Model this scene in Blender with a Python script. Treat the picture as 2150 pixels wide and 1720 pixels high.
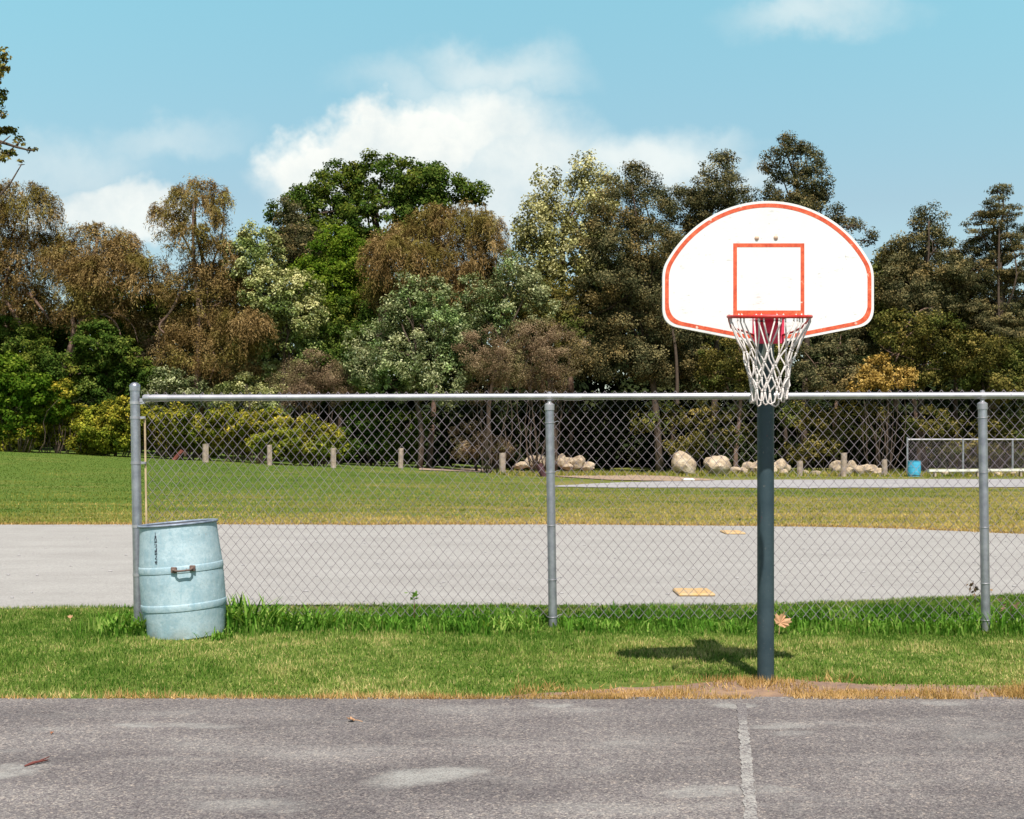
import bpy, math, random
import numpy as np
from mathutils import Vector, Matrix

R = math.radians
SC = bpy.context.scene
for _o in list(bpy.data.objects):
    bpy.data.objects.remove(_o)

# ------------------------------------------------------------------ camera
F = 2600.0           # focal length in photo pixels (2150 wide)
CX, HY = 1075.0, 938.0
H = 1.45             # eye height
cam_data = bpy.data.cameras.new('camera')
cam = bpy.data.objects.new('camera', cam_data)
SC.collection.objects.link(cam)
cam.location = (0, 0, H)
cam.rotation_euler = (R(90), 0, 0)
cam_data.sensor_width = 36
cam_data.lens = F / 2150 * 36
cam_data.shift_y = (HY - 860) / 2150
cam_data.clip_start = 0.1
cam_data.clip_end = 6000
SC.camera = cam

# ------------------------------------------------------------------ light
SUN_EL, SUN_AZ = R(58), R(5.5)      # azimuth measured from behind the camera toward its right
sun_dir = Vector((math.sin(SUN_AZ) * math.cos(SUN_EL), -math.cos(SUN_AZ) * math.cos(SUN_EL), math.sin(SUN_EL)))
sl = bpy.data.lights.new('sun', 'SUN')
sl.energy = 4.6
sl.angle = R(0.55)
sl.color = (1.0, 0.955, 0.88)
sun = bpy.data.objects.new('sun', sl)
SC.collection.objects.link(sun)
sun.rotation_euler = (-sun_dir).to_track_quat('-Z', 'Y').to_euler()
sun.location = (20, -40, 60)
SC.view_settings.view_transform = 'Standard'
SC.view_settings.look = 'None'
SC.view_settings.exposure = 0.47
SC.view_settings.gamma = 1.0


class NT:
    """small helper around a node tree"""
    def __init__(self, tree):
        self.t = tree

    def n(self, typ, ins=None, **props):
        nd = self.t.nodes.new(typ)
        for k, v in props.items():
            setattr(nd, k, v)
        for k, v in (ins or {}).items():
            s = nd.inputs[k]
            if isinstance(v, bpy.types.NodeSocket):
                self.t.links.new(v, s)
            else:
                if isinstance(v, tuple) and len(v) == 3 and s.type == 'RGBA':
                    v = v + (1,)
                s.default_value = v
        return nd

    def math(self, op, a, b=0.0, c=0.0, clamp=False):
        nd = self.n('ShaderNodeMath', {0: a, 1: b, 2: c}, operation=op)
        nd.use_clamp = clamp
        return nd.outputs[0]

    def mix(self, f, a, b, blend='MIX'):
        nd = self.n('ShaderNodeMix', None, data_type='RGBA', blend_type=blend)
        for k, v in ((0, f), (6, a), (7, b)):
            if isinstance(v, bpy.types.NodeSocket):
                self.t.links.new(v, nd.inputs[k])
            else:
                if isinstance(v, tuple) and len(v) == 3:
                    v = v + (1,)
                nd.inputs[k].default_value = v
        return nd.outputs[2]

    def ramp(self, f, stops, interp='LINEAR'):
        nd = self.n('ShaderNodeValToRGB', {0: f})
        cr = nd.color_ramp
        cr.interpolation = interp
        while len(cr.elements) < len(stops):
            cr.elements.new(0.5)
        for e, (p, c) in zip(cr.elements, stops):
            e.position = p
            e.color = tuple(c) + (1,) if len(c) == 3 else c
        return nd.outputs[0]

    def noise(self, vec, scale, detail=3.0, rough=0.55, color=False):
        nd = self.n('ShaderNodeTexNoise', {'Vector': vec, 'Scale': scale, 'Detail': detail, 'Roughness': rough})
        return nd.outputs[1 if color else 0]

    def smooth(self, v, a, b, to0=0.0, to1=1.0):
        nd = self.n('ShaderNodeMapRange', {0: v, 1: a, 2: b, 3: to0, 4: to1}, interpolation_type='SMOOTHSTEP')
        return nd.outputs[0]


# ------------------------------------------------------------------ world
world = bpy.data.worlds.new('World')
SC.world = world
world.use_nodes = True
wt = NT(world.node_tree)
world.node_tree.nodes.clear()
sky = wt.n('ShaderNodeTexSky', None, sky_type='NISHITA')
sky.sun_disc = False
sky.sun_elevation = SUN_EL
sky.sun_rotation = math.pi - SUN_AZ
sky.air_density = 1.0
sky.dust_density = 0.7
sky.ozone_density = 1.2
tc = wt.n('ShaderNodeTexCoord')
gen = tc.outputs['Generated']
sep = wt.n('ShaderNodeSeparateXYZ', {0: gen})
yy = wt.math('MAXIMUM', wt.math('ABSOLUTE', sep.outputs[1]), 0.12)
u = wt.math('DIVIDE', sep.outputs[0], yy)       # tangent of the azimuth
v = wt.math('DIVIDE', sep.outputs[2], yy)       # tangent of the elevation
uv = wt.n('ShaderNodeCombineXYZ', {0: u, 1: v, 2: 0.3}).outputs[0]
warp = wt.noise(uv, 7.0, 6.0, 0.6, color=True)
warp2 = wt.n('ShaderNodeVectorMath', {0: warp, 1: (0.5, 0.5, 0.5)}, operation='SUBTRACT').outputs[0]
warp3 = wt.n('ShaderNodeVectorMath', {0: warp2, 3: 0.115}, operation='SCALE').outputs[0]
uvw = wt.n('ShaderNodeVectorMath', {0: uv, 1: warp3}, operation='ADD').outputs[0]
suv = wt.n('ShaderNodeSeparateXYZ', {0: uvw})
billow = wt.noise(uv, 11.0, 7.0, 0.62)


def cloud(px, py, rx, ry, strength, soft=0.75):
    cu, cv = (px - CX) / F, (HY - py) / F
    a = wt.math('DIVIDE', wt.math('SUBTRACT', suv.outputs[0], cu), rx / F)
    b = wt.math('DIVIDE', wt.math('SUBTRACT', suv.outputs[1], cv), ry / F)
    d = wt.math('SQRT', wt.math('ADD', wt.math('MULTIPLY', a, a), wt.math('MULTIPLY', b, b)))
    return wt.math('MULTIPLY', wt.smooth(d, 1.0 + soft * 0.25, 1.0 - soft), strength)


acc = None
for args in ((880, 285, 175, 95, 0.95, 0.38), (1000, 240, 200, 100, 0.9, 0.75), (1090, 300, 220, 120, 0.85, 0.85), (700, 360, 165, 100, 1.0, 0.32), (960, 400, 330, 130, 0.75, 0.8),
             (800, 325, 185, 105, 1.0, 0.32), (1080, 330, 260, 125, 0.8, 0.8), (1330, 330, 220, 90, 0.7, 0.8),
             (1500, 370, 170, 60, 0.4, 0.9), (620, 400, 110, 80, 0.6, 0.7), (1040, 140, 210, 65, 0.55, 0.9), (850, 180, 150, 60, 0.35, 0.9),
             (205, 420, 120, 85, 0.85, 0.4), (270, 440, 110, 70, 0.8, 0.45), (110, 330, 220, 80, 0.4, 0.9), (350, 280, 220, 55, 0.35, 0.9), (60, 420, 160, 90, 0.5, 0.9),
             (1720, 25, 220, 60, 0.5, 0.9), (1450, 290, 120, 40, 0.3, 0.9),
             (-900, 300, 500, 160, 0.7, 0.8), (3000, 200, 600, 180, 0.6, 0.8)):
    c = cloud(*args)
    acc = c if acc is None else wt.math('MAXIMUM', acc, c)
mask = wt.math('MULTIPLY', acc, wt.smooth(billow, 0.15, 0.62, 0.72, 1.06), clamp=True)
tint = wt.n('ShaderNodeMix', None, data_type='RGBA', blend_type='MULTIPLY')
tint.inputs[0].default_value = 1.0
world.node_tree.links.new(sky.outputs[0], tint.inputs[6])
vr = wt.n('ShaderNodeMapRange', {0: v, 1: 0.0, 2: 1.0}).outputs[0]
grad = wt.ramp(vr, [(0.06, (1.08, 1.06, 0.96)), (0.20, (1.22, 1.24, 1.04)), (0.38, (1.46, 2.0, 1.5)), (0.52, (1.3, 1.5, 1.2)), (0.85, (0.60, 0.56, 0.50))])
world.node_tree.links.new(grad, tint.inputs[7])
cl_col = wt.ramp(billow, [(0.2, (6.6, 7.0, 6.9)), (0.75, (8.6, 8.7, 8.2))])
final = wt.mix(mask, tint.outputs[2], cl_col)
bg = wt.n('ShaderNodeBackground', {0: final, 1: 0.09})
wo = wt.n('ShaderNodeOutputWorld', {0: bg.outputs[0]})


# ------------------------------------------------------------------ helpers
def at(px, py, D):
    return np.array([(px - CX) * D / F, D, H + (HY - py) * D / F])


def gd(py):
    return H * F / (py - HY)


def gp(px, py, z=0.0):
    D = (H - z) * F / (py - HY)
    return np.array([(px - CX) * D / F, D, z])


def smoothstep(t):
    t = np.clip(t, 0, 1)
    return t * t * (3 - 2 * t)


def terrain(x, y):
    zm = np.interp(x, [-150, -60, -26, -18, -12.3, -9.1, -5.7, -0.5, 0.6], [3.2, 2.2, 1.28, 0.9, 0.63, 0.48, 0.38, 0.06, 0.0])
    return zm * smoothstep((np.asarray(y) - 25.0) / 36.0)


def hit(px, py):
    """point of the terrain seen at a photo pixel"""
    Ds = np.arange(12, 95, 0.1)
    x = (px - CX) * Ds / F
    z = H + (HY - py) * Ds / F
    i = np.argmax(z <= terrain(x, Ds))
    return np.array([x[i], Ds[i], float(terrain(x[i], Ds[i]))])


def tag(o, label=None, cat=None, group=None, kind=None):
    for k, val in (('label', label), ('category', cat), ('group', group), ('kind', kind)):
        if val:
            o[k] = val
    return o


def empty(name, loc, label, cat, group=None):
    o = bpy.data.objects.new(name, None)
    o.empty_display_size = 0.3
    SC.collection.objects.link(o)
    o.location = tuple(float(c) for c in loc)
    return tag(o, label, cat, group)


class MB:
    def __init__(self):
        self.v, self.f = [], []

    def add(self, verts, faces):
        o = len(self.v)
        self.v.extend([tuple(float(c) for c in p) for p in verts])
        self.f.extend([tuple(i + o for i in fc) for fc in faces])

    def tube(self, pts, rad, n=8, caps=True, closed=False):
        pts = [Vector(p) for p in pts]
        m = len(pts)
        rads = rad if hasattr(rad, '__len__') else [rad] * m
        verts, faces = [], []
        up = Vector((0.123, 0.31, 0.94)).normalized()
        for i, p in enumerate(pts):
            if closed:
                d = pts[(i + 1) % m] - pts[i - 1]
            else:
                d = pts[min(i + 1, m - 1)] - pts[max(i - 1, 0)]
            d = d.normalized() if d.length > 1e-9 else Vector((0, 0, 1))
            if i == 0:
                a = d.cross(up)
                if a.length < 0.05:
                    a = d.cross(Vector((1, 0, 0)))
                a.normalize()
            else:
                a = (a - d * a.dot(d))
                a.normalize()
            b = d.cross(a)
            for k in range(n):
                t = 2 * math.pi * k / n
                verts.append(p + (a * math.cos(t) + b * math.sin(t)) * rads[i])
        segs = m if closed else m - 1
        for i in range(segs):
            j = (i + 1) % m
            for k in range(n):
                faces.append((i * n + k, i * n + (k + 1) % n, j * n + (k + 1) % n, j * n + k))
        if caps and not closed:
            faces.append(tuple(range(n - 1, -1, -1)))
            faces.append(tuple((m - 1) * n + k for k in range(n)))
        self.add(verts, faces)
        return self

    def lathe(self, prof, n=32, M=None, cap0=False, cap1=False):
        verts, faces = [], []
        for r, z in prof:
            for k in range(n):
                t = 2 * math.pi * k / n
                p = Vector((r * math.cos(t), r * math.sin(t), z))
                verts.append(M @ p if M else p)
        for i in range(len(prof) - 1):
            for k in range(n):
                faces.append((i * n + k, i * n + (k + 1) % n, (i + 1) * n + (k + 1) % n, (i + 1) * n + k))
        if cap0:
            faces.append(tuple(range(n - 1, -1, -1)))
        if cap1:
            faces.append(tuple((len(prof) - 1) * n + k for k in range(n)))
        self.add(verts, faces)
        return self

    def box(self, c, s, M=None, bev=0.0):
        hx, hy, hz = [q / 2 for q in s]
        c = Vector(c)
        if bev <= 0:
            vs = [Vector((x, y, z)) for x in (-hx, hx) for y in (-hy, hy) for z in (-hz, hz)]
            fs = [(0, 1, 3, 2), (4, 6, 7, 5), (0, 4, 5, 1), (2, 3, 7, 6), (0, 2, 6, 4), (1, 5, 7, 3)]
        else:
            vs, fs = [], []
            rings = [(-hz, bev), (-hz + bev, 0), (hz - bev, 0), (hz, bev)]
            for z, ins in rings:
                x, y, b = hx - ins, hy - ins, bev
                vs += [Vector(q + (z,)) for q in ((-x + b, -y), (x - b, -y), (x, -y + b), (x, y - b), (x - b, y), (-x + b, y), (-x, y - b), (-x, -y + b))]
            for i in range(3):
                for k in range(8):
                    fs.append((i * 8 + k, i * 8 + (k + 1) % 8, i * 8 + 8 + (k + 1) % 8, i * 8 + 8 + k))
            fs.append(tuple(range(7, -1, -1)))
            fs.append(tuple(24 + k for k in range(8)))
        vs = [(M @ p if M else p) + c for p in vs]
        self.add(vs, fs)
        return self

    def prism(self, poly, y0, y1):
        """outline (x, z) with thickness along y, front face at y0"""
        n = len(poly)
        vs = [(x, y0, z) for x, z in poly] + [(x, y1, z) for x, z in poly]
        fs = [tuple(range(n)), tuple(range(2 * n - 1, n - 1, -1))]
        for k in range(n):
            fs.append((k, n + k, n + (k + 1) % n, (k + 1) % n))
        self.add(vs, fs)
        return self

    def band(self, outer, inner, y0, y1):
        """closed frame between two outlines of equal length"""
        n = len(outer)
        vs = [(x, y0, z) for x, z in outer] + [(x, y0, z) for x, z in inner] + [(x, y1, z) for x, z in outer] + [(x, y1, z) for x, z in inner]
        fs = []
        for k in range(n):
            j = (k + 1) % n
            fs += [(k, j, n + j, n + k), (2 * n + k, 3 * n + k, 3 * n + j, 2 * n + j), (k, 2 * n + k, 2 * n + j, j), (n + k, n + j, 3 * n + j, 3 * n + k)]
        self.add(vs, fs)
        return self

    def build(self, name, mat, parent=None, base=(0, 0, 0), smooth=False, auto=None):
        me = bpy.data.meshes.new(name)
        bx, by, bz = base
        me.from_pydata([(x - bx, y - by, z - bz) for x, y, z in self.v], [], self.f)
        me.update()
        if smooth or auto:
            me.polygons.foreach_set('use_smooth', [True] * len(me.polygons))
        if auto:
            me.set_sharp_from_angle(angle=R(auto))
        me.materials.append(mat)
        o = bpy.data.objects.new(name, me)
        SC.collection.objects.link(o)
        if parent is not None:
            o.parent = parent
        else:
            o.location = base
        return o


def np_mesh(name, verts, nper, mat, tint=None, parent=None, base=(0, 0, 0)):
    """mesh of M separate n-gons: verts (M*nper, 3)"""
    verts = np.asarray(verts, dtype=np.float32) - np.asarray(base, dtype=np.float32)
    nv = len(verts)
    m = nv // nper
    me = bpy.data.meshes.new(name)
    me.vertices.add(nv)
    me.vertices.foreach_set('co', verts.ravel())
    me.loops.add(nv)
    me.loops.foreach_set('vertex_index', np.arange(nv, dtype=np.int32))
    me.polygons.add(m)
    me.polygons.foreach_set('loop_start', np.arange(0, nv, nper, dtype=np.int32))
    me.update(calc_edges=True)
    if tint is not None:
        a = me.attributes.new('tint', 'FLOAT', 'FACE')
        a.data.foreach_set('value', np.asarray(tint, dtype=np.float32))
    me.materials.append(mat)
    o = bpy.data.objects.new(name, me)
    SC.collection.objects.link(o)
    if parent is not None:
        o.parent = parent
    else:
        o.location = tuple(float(c) for c in base)
    return o


def unit(a):
    return a / np.maximum(np.linalg.norm(a, axis=-1, keepdims=True), 1e-9)


# ------------------------------------------------------------------ materials
def new_mat(name):
    m = bpy.data.materials.new(name)
    m.use_nodes = True
    m.node_tree.nodes.clear()
    return m, NT(m.node_tree)


def finish(t, color, rough=0.6, metal=0.0, bump=None, bump_str=0.3, bump_dist=0.01, spec=0.4):
    ins = {'Base Color': color, 'Roughness': rough, 'Metallic': metal, 'Specular IOR Level': spec}
    p = t.n('ShaderNodeBsdfPrincipled', ins)
    if bump is not None:
        b = t.n('ShaderNodeBump', {'Strength': bump_str, 'Distance': bump_dist, 'Height': bump})
        t.t.links.new(b.outputs[0], p.inputs['Normal'])
    t.n('ShaderNodeOutputMaterial', {0: p.outputs[0]})


def objco(t):
    return t.n('ShaderNodeTexCoord').outputs['Object']


LEAF_ALT = {'f_willow': (0.82, 1.0, 0.68), 'f_locust': (1.14, 0.95, 0.82), 'f_dark': (1.15, 0.95, 0.8), 'f_bright': (0.85, 0.9, 0.8), 'f_pale': (0.6, 0.8, 0.55),
            'f_silver': (0.68, 0.92, 0.62), 'f_poplar': (0.75, 0.8, 0.6), 'f_olive': (0.62, 0.88, 0.8), 'f_brown': (0.75, 0.95, 0.7), 'f_hedge': (0.72, 0.9, 0.8)}


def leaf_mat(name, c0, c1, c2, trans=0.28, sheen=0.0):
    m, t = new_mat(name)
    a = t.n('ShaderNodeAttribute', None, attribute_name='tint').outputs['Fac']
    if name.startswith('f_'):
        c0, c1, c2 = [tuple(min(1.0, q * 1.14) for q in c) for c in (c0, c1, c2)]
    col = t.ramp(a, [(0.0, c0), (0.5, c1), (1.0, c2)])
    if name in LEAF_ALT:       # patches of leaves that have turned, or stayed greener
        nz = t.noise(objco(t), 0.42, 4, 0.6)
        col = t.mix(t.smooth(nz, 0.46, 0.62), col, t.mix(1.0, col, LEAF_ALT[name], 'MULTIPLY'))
    d = t.n('ShaderNodeBsdfDiffuse', {0: col})
    tr = t.n('ShaderNodeBsdfTranslucent', {0: t.mix(1.0, col, (1.25, 1.2, 0.6), 'MULTIPLY')})
    s = t.n('ShaderNodeMixShader', {0: trans, 1: d.outputs[0], 2: tr.outputs[0]})
    out = s.outputs[0]
    if sheen > 0:
        g = t.n('ShaderNodeBsdfGlossy', {0: (0.9, 0.95, 0.9), 'Roughness': 0.45})
        out = t.n('ShaderNodeMixShader', {0: sheen, 1: out, 2: g.outputs[0]}).outputs[0]
    t.n('ShaderNodeOutputMaterial', {0: out})
    return m


def plain_mat(name, color, rough=0.6, metal=0.0, var=0.15, scale=8.0, color2=None, bump=0.0, bscale=40.0, lo=0.35, hi=0.7, spec=0.4):
    m, t = new_mat(name)
    co = objco(t)
    nz = t.noise(co, scale, 5.0, 0.6)
    c2 = color2 or tuple(c * (1 - var) for c in color)
    col = t.ramp(nz, [(lo, c2), (hi, color)])
    finish(t, col, rough, metal, t.noise(co, bscale, 4.0) if bump else None, bump, 0.01, spec)
    return m


M = {}
M['zinc'] = plain_mat('zinc', (0.50, 0.50, 0.55), 0.38, 0.75, scale=14, color2=(0.32, 0.32, 0.38), bump=0.1, bscale=120)
M['zinc_rail'] = plain_mat('zinc_rail', (0.56, 0.54, 0.57), 0.40, 0.6, scale=10, color2=(0.40, 0.39, 0.43))
M['wire'] = plain_mat('wire', (0.42, 0.35, 0.39), 0.55, 0.3, scale=5, color2=(0.25, 0.20, 0.23))
M['tan_bar'] = plain_mat('tan_bar', (0.62, 0.46, 0.28), 0.7, scale=9, color2=(0.34, 0.24, 0.15))
M['net'] = plain_mat('net', (0.74, 0.68, 0.64), 0.9, scale=60, color2=(0.5, 0.45, 0.43))
M['rim'] = plain_mat('rim', (0.62, 0.035, 0.02), 0.42, scale=30, color2=(0.42, 0.02, 0.02))
M['plate'] = plain_mat('plate', (0.78, 0.05, 0.12), 0.5, scale=40, color2=(0.60, 0.03, 0.08))
M['hole'] = plain_mat('hole', (0.03, 0.01, 0.012), 0.9)
M['rust'] = plain_mat('rust', (0.22, 0.14, 0.11), 0.8, scale=40, color2=(0.09, 0.06, 0.06))
M['steel_grey'] = plain_mat('steel_grey', (0.36, 0.38, 0.36), 0.5, scale=20, color2=(0.25, 0.27, 0.26))
M['bark'] = plain_mat('bark', (0.10, 0.068, 0.048), 0.9, scale=6, color2=(0.06, 0.04, 0.03), bump=0.6, bscale=14)
M['bark_pale'] = plain_mat('bark_pale', (0.26, 0.165, 0.12), 0.9, scale=4, color2=(0.11, 0.065, 0.05), bump=0.5, bscale=12)
M['timber'] = plain_mat('timber', (0.46, 0.37, 0.30), 0.9, scale=5, color2=(0.27, 0.20, 0.16), bump=0.5, bscale=25)
M['red_timber'] = plain_mat('red_timber', (0.24, 0.075, 0.05), 0.85, scale=5, color2=(0.12, 0.03, 0.03))
M['dark_timber'] = plain_mat('dark_timber', (0.10, 0.04, 0.045), 0.9, scale=5, color2=(0.05, 0.02, 0.025))
M['white_paint'] = plain_mat('white_paint', (0.8, 0.78, 0.74), 0.6, scale=3, color2=(0.62, 0.58, 0.52))
M['base_yellow'] = plain_mat('base_yellow', (0.58, 0.36, 0.15), 0.8, scale=14, color2=(0.50, 0.38, 0.24), lo=0.38, hi=0.58)
M['stencil'] = plain_mat('stencil', (0.03, 0.035, 0.05), 0.8, scale=90, color2=(0.14, 0.20, 0.23), lo=0.30, hi=0.42)
M['leaf_tan'] = plain_mat('leaf_tan', (0.66, 0.40, 0.22), 0.8, scale=20, color2=(0.42, 0.22, 0.12))
M['leaf_rust'] = plain_mat('leaf_rust', (0.42, 0.17, 0.07), 0.8, scale=20, color2=(0.25, 0.09, 0.05))
M['roof_grey'] = plain_mat('roof_grey', (0.12, 0.11, 0.11), 0.9, scale=3)
M['glass_dark'] = plain_mat('glass_dark', (0.03, 0.04, 0.05), 0.15)

# pole: dark blue-green paint with scuffs of old red and rust
m, t = new_mat('pole_paint')
co = objco(t)
base = t.ramp(t.noise(co, 6, 5, 0.6), [(0.3, (0.020, 0.040, 0.052)), (0.7, (0.042, 0.068, 0.078))])
sp = t.noise(co, 55, 3, 0.6)
base = t.mix(t.smooth(sp, 0.66, 0.74), base, (0.13, 0.13, 0.12))
rd = t.math('MULTIPLY', t.smooth(t.noise(co, 16, 4, 0.7), 0.66, 0.72), 0.75)
base = t.mix(rd, base, (0.20, 0.03, 0.03))
finish(t, base, 0.5, 0.0, t.noise(co, 60, 3), 0.15)
M['pole'] = m

# backboard white and its red stripes
m, t = new_mat('board_white')
co = objco(t)
base = t.ramp(t.noise(co, 3.0, 5, 0.6), [(0.3, (0.70, 0.69, 0.665)), (0.7, (0.80, 0.79, 0.775))])
st = t.n('ShaderNodeMapping', {0: co, 3: (9.0, 1.0, 30.0)}).outputs[0]
sc_ = t.math('MULTIPLY', t.smooth(t.noise(st, 2.0, 6, 0.7), 0.55, 0.62), t.smooth(t.noise(co, 8.0, 3), 0.50, 0.60))
base = t.mix(t.math('MULTIPLY', sc_, 0.38), base, (0.30, 0.27, 0.23))
gr = t.smooth(t.noise(co, 26.0, 5, 0.7), 0.68, 0.72)
base = t.mix(t.math('MULTIPLY', gr, 0.6), base, (0.34, 0.30, 0.25))
finish(t, base, 0.45)
M['board'] = m
m, t = new_mat('stripe_red')
co = objco(t)
base = t.ramp(t.noise(co, 38.0, 5, 0.7), [(0.33, (0.50, 0.055, 0.02)), (0.6, (0.72, 0.12, 0.045)), (0.75, (0.74, 0.2, 0.10))])
wear = t.smooth(t.noise(co, 24.0, 6, 0.75), 0.61, 0.66)
base = t.mix(t.math('MULTIPLY', wear, 0.8), base, (0.78, 0.62, 0.5))
finish(t, base, 0.55)
M['stripe'] = m

# barrel paint
def barrel_mat(name, ca, cb, scratch):
    m, t = new_mat(name)
    co = objco(t)
    st = t.n('ShaderNodeMapping', {0: co, 3: (7.0, 7.0, 1.2)}).outputs[0]
    base = t.ramp(t.noise(st, 2.2, 7, 0.68), [(0.28, cb), (0.7, ca)])
    sp = t.noise(co, 34, 5, 0.7)
    base = t.mix(t.math('MULTIPLY', t.smooth(t.noise(co, 5.0, 6, 0.7), 0.44, 0.58), 0.7), base, tuple(min(1, c * 1.12 + 0.02) for c in ca))
    base = t.mix(t.math('MULTIPLY', t.smooth(t.noise(co, 60, 4, 0.75), 0.50, 0.60), 0.5), base, cb)
    base = t.mix(t.math('MULTIPLY', t.smooth(sp, 0.56, 0.66), 0.55), base, tuple(min(1, c * 1.22) for c in ca))
    sc2 = t.n('ShaderNodeMapping', {0: co, 3: (4.0, 4.0, 34.0)}).outputs[0]
    base = t.mix(t.math('MULTIPLY', t.smooth(t.noise(sc2, 1.7, 6, 0.7), 0.69, 0.73), 0.7), base, scratch)
    st3 = t.n('ShaderNodeMapping', {0: co, 3: (22.0, 22.0, 1.6)}).outputs[0]
    base = t.mix(t.math('MULTIPLY', t.smooth(t.noise(st3, 1.0, 4, 0.6), 0.66, 0.74), 0.4), base, scratch)
    sx = t.n('ShaderNodeSeparateXYZ', {0: co})
    low = t.math('MULTIPLY', t.smooth(sx.outputs[2], 0.16, 0.0), t.smooth(t.noise(co, 12, 4), 0.35, 0.65))
    base = t.mix(t.math('MULTIPLY', low, 0.5), base, (0.26, 0.25, 0.2))
    rs = t.math('MULTIPLY', t.smooth(t.noise(co, 21, 5, 0.75), 0.66, 0.71), 0.7)
    base = t.mix(rs, base, (0.20, 0.13, 0.10))
    finish(t, base, 0.62, 0.0, t.noise(co, 9, 3), 0.2, 0.03, 0.25)
    return m


M['barrel'] = barrel_mat('barrel_paint', (0.41, 0.505, 0.555), (0.26, 0.40, 0.475), (0.12, 0.31, 0.39))
M['barrel_blue'] = barrel_mat('barrel_blue', (0.07, 0.40, 0.60), (0.04, 0.28, 0.48), (0.02, 0.12, 0.28))
M['barrel_inside'] = plain_mat('barrel_inside', (0.16, 0.15, 0.17), 0.8, scale=7)
M['barrel_rim'] = plain_mat('barrel_rim', (0.33, 0.38, 0.45), 0.5, 0.2, scale=16, color2=(0.15, 0.18, 0.25))

# rock
m, t = new_mat('rock')
co = objco(t)
base = t.ramp(t.noise(co, 2.6, 7, 0.66), [(0.30, (0.17, 0.12, 0.085)), (0.48, (0.46, 0.35, 0.24)), (0.72, (0.66, 0.56, 0.43))])
base = t.mix(t.math('MULTIPLY', t.smooth(t.noise(co, 6, 4), 0.56, 0.66), 0.5), base, (0.19, 0.13, 0.12))
finish(t, base, 0.9, 0.0, t.noise(co, 7, 6, 0.65), 0.7, 0.08)
M['rock'] = m

# ground grass
m, t = new_mat('lawn')
co = objco(t)
sx = t.n('ShaderNodeSeparateXYZ', {0: co})
big = t.noise(co, 0.16, 4, 0.6)
st = t.n('ShaderNodeMapping', {0: co, 3: (0.35, 1.0, 1.0)}).outputs[0]
mid = t.noise(st, 0.9, 6, 0.62)
fine = t.noise(co, 16, 4, 0.7)
green = t.ramp(fine, [(0.3, (0.062, 0.105, 0.018)), (0.7, (0.15, 0.22, 0.04))])
dry = t.ramp(fine, [(0.3, (0.19, 0.145, 0.045)), (0.7, (0.37, 0.295, 0.10))])
leftness = t.smooth(sx.outputs[0], 8.0, -9.0, 0.0, 0.17)
nearness = t.smooth(sx.outputs[1], 40.0, 22.0, 0.0, 0.16)
d0 = t.math('ADD', t.math('MULTIPLY', mid, 0.75), t.math('MULTIPLY', big, 0.55))
d1 = t.math('ADD', t.math('SUBTRACT', d0, leftness), nearness)
nearlawn = t.smooth(sx.outputs[1], 13.0, 12.0, 0.0, 0.22)
d1 = t.math('SUBTRACT', d1, nearlawn)
col = t.mix(t.smooth(d1, 0.48, 0.86), green, dry)
finish(t, col, 0.95, 0.0, fine, 0.9, 0.05, 0.1)
M['lawn'] = m

# sand / stone dust infield
m, t = new_mat('infield')
co = objco(t)
st = t.n('ShaderNodeMapping', {0: co, 3: (0.5, 1.0, 1.0)}).outputs[0]
base = t.ramp(t.noise(st, 1.3, 6, 0.62), [(0.25, (0.345, 0.325, 0.308)), (0.75, (0.435, 0.415, 0.395))])
fine = t.noise(co, 60, 4, 0.75)
base = t.mix(0.8, base, t.ramp(fine, [(0.3, (0.55, 0.55, 0.55)), (0.72, (1.28, 1.28, 1.28))]), 'MULTIPLY')
sp = t.noise(co, 9, 5, 0.7)
base = t.mix(t.math('MULTIPLY', t.smooth(sp, 0.6, 0.7), 0.35), base, (0.27, 0.25, 0.235))
foot = t.n('ShaderNodeTexVoronoi', {'Vector': co, 'Scale': 26.0}).outputs['Distance']
base = t.mix(t.math('MULTIPLY', t.smooth(foot, 0.12, 0.06), 0.5), base, (0.22, 0.20, 0.19))
finish(t, base, 0.95, 0.0, fine, 0.5, 0.01, 0.1)
M['infield'] = m

m, t = new_mat('road')
co = objco(t)
base = t.ramp(t.noise(co, 1.1, 6, 0.62), [(0.3, (0.30, 0.285, 0.29)), (0.7, (0.42, 0.40, 0.40))])
finish(t, base, 0.9, 0.0, t.noise(co, 40, 3), 0.3)
M['road'] = m
m, t = new_mat('dirt_path')
co = objco(t)
base = t.ramp(t.noise(co, 1.4, 6, 0.65), [(0.3, (0.30, 0.20, 0.135)), (0.7, (0.43, 0.32, 0.23))])
finish(t, base, 0.95, 0.0, t.noise(co, 30, 3), 0.4)
M['path'] = m

# court asphalt with chalky worn patches
SCUFFS = [  # px, py, half-width px, half-height px, shear, strength
    (890, 1634, 130, 22, 0.06, 1.0), (820, 1646, 60, 10, 0.0, 0.5), (290, 1527, 55, 7, 0.0, 0.8), (420, 1527, 120, 6, 0.0, 0.55),
    (10, 1627, 85, 22, 0.05, 1.0), (20, 1579, 30, 4, 0, 0.5), (1490, 1664, 120, 13, 0.06, 0.75), (1620, 1660, 60, 8, 0, 0.5),
    (1160, 1484, 45, 6, 0, 0.8), (1540, 1483, 55, 7, 0, 0.9), (1640, 1528, 60, 7, 0.0, 0.6), (1660, 1543, 60, 5, 0, 0.4),
    (1310, 1563, 60, 6, 0, 0.45), (1975, 1481, 55, 6, 0, 0.6), (1760, 1524, 80, 5, 0, 0.3), (540, 1694, 160, 16, 0, 0.5),
    (110, 1534, 50, 6, 0, 0.3), (1260, 1700, 190, 14, 0, 0.3), (1000, 1560, 160, 8, 0, 0.18), (740, 1519, 60, 4, 0, 0.3)]
m, t = new_mat('asphalt')
co = objco(t)
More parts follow.
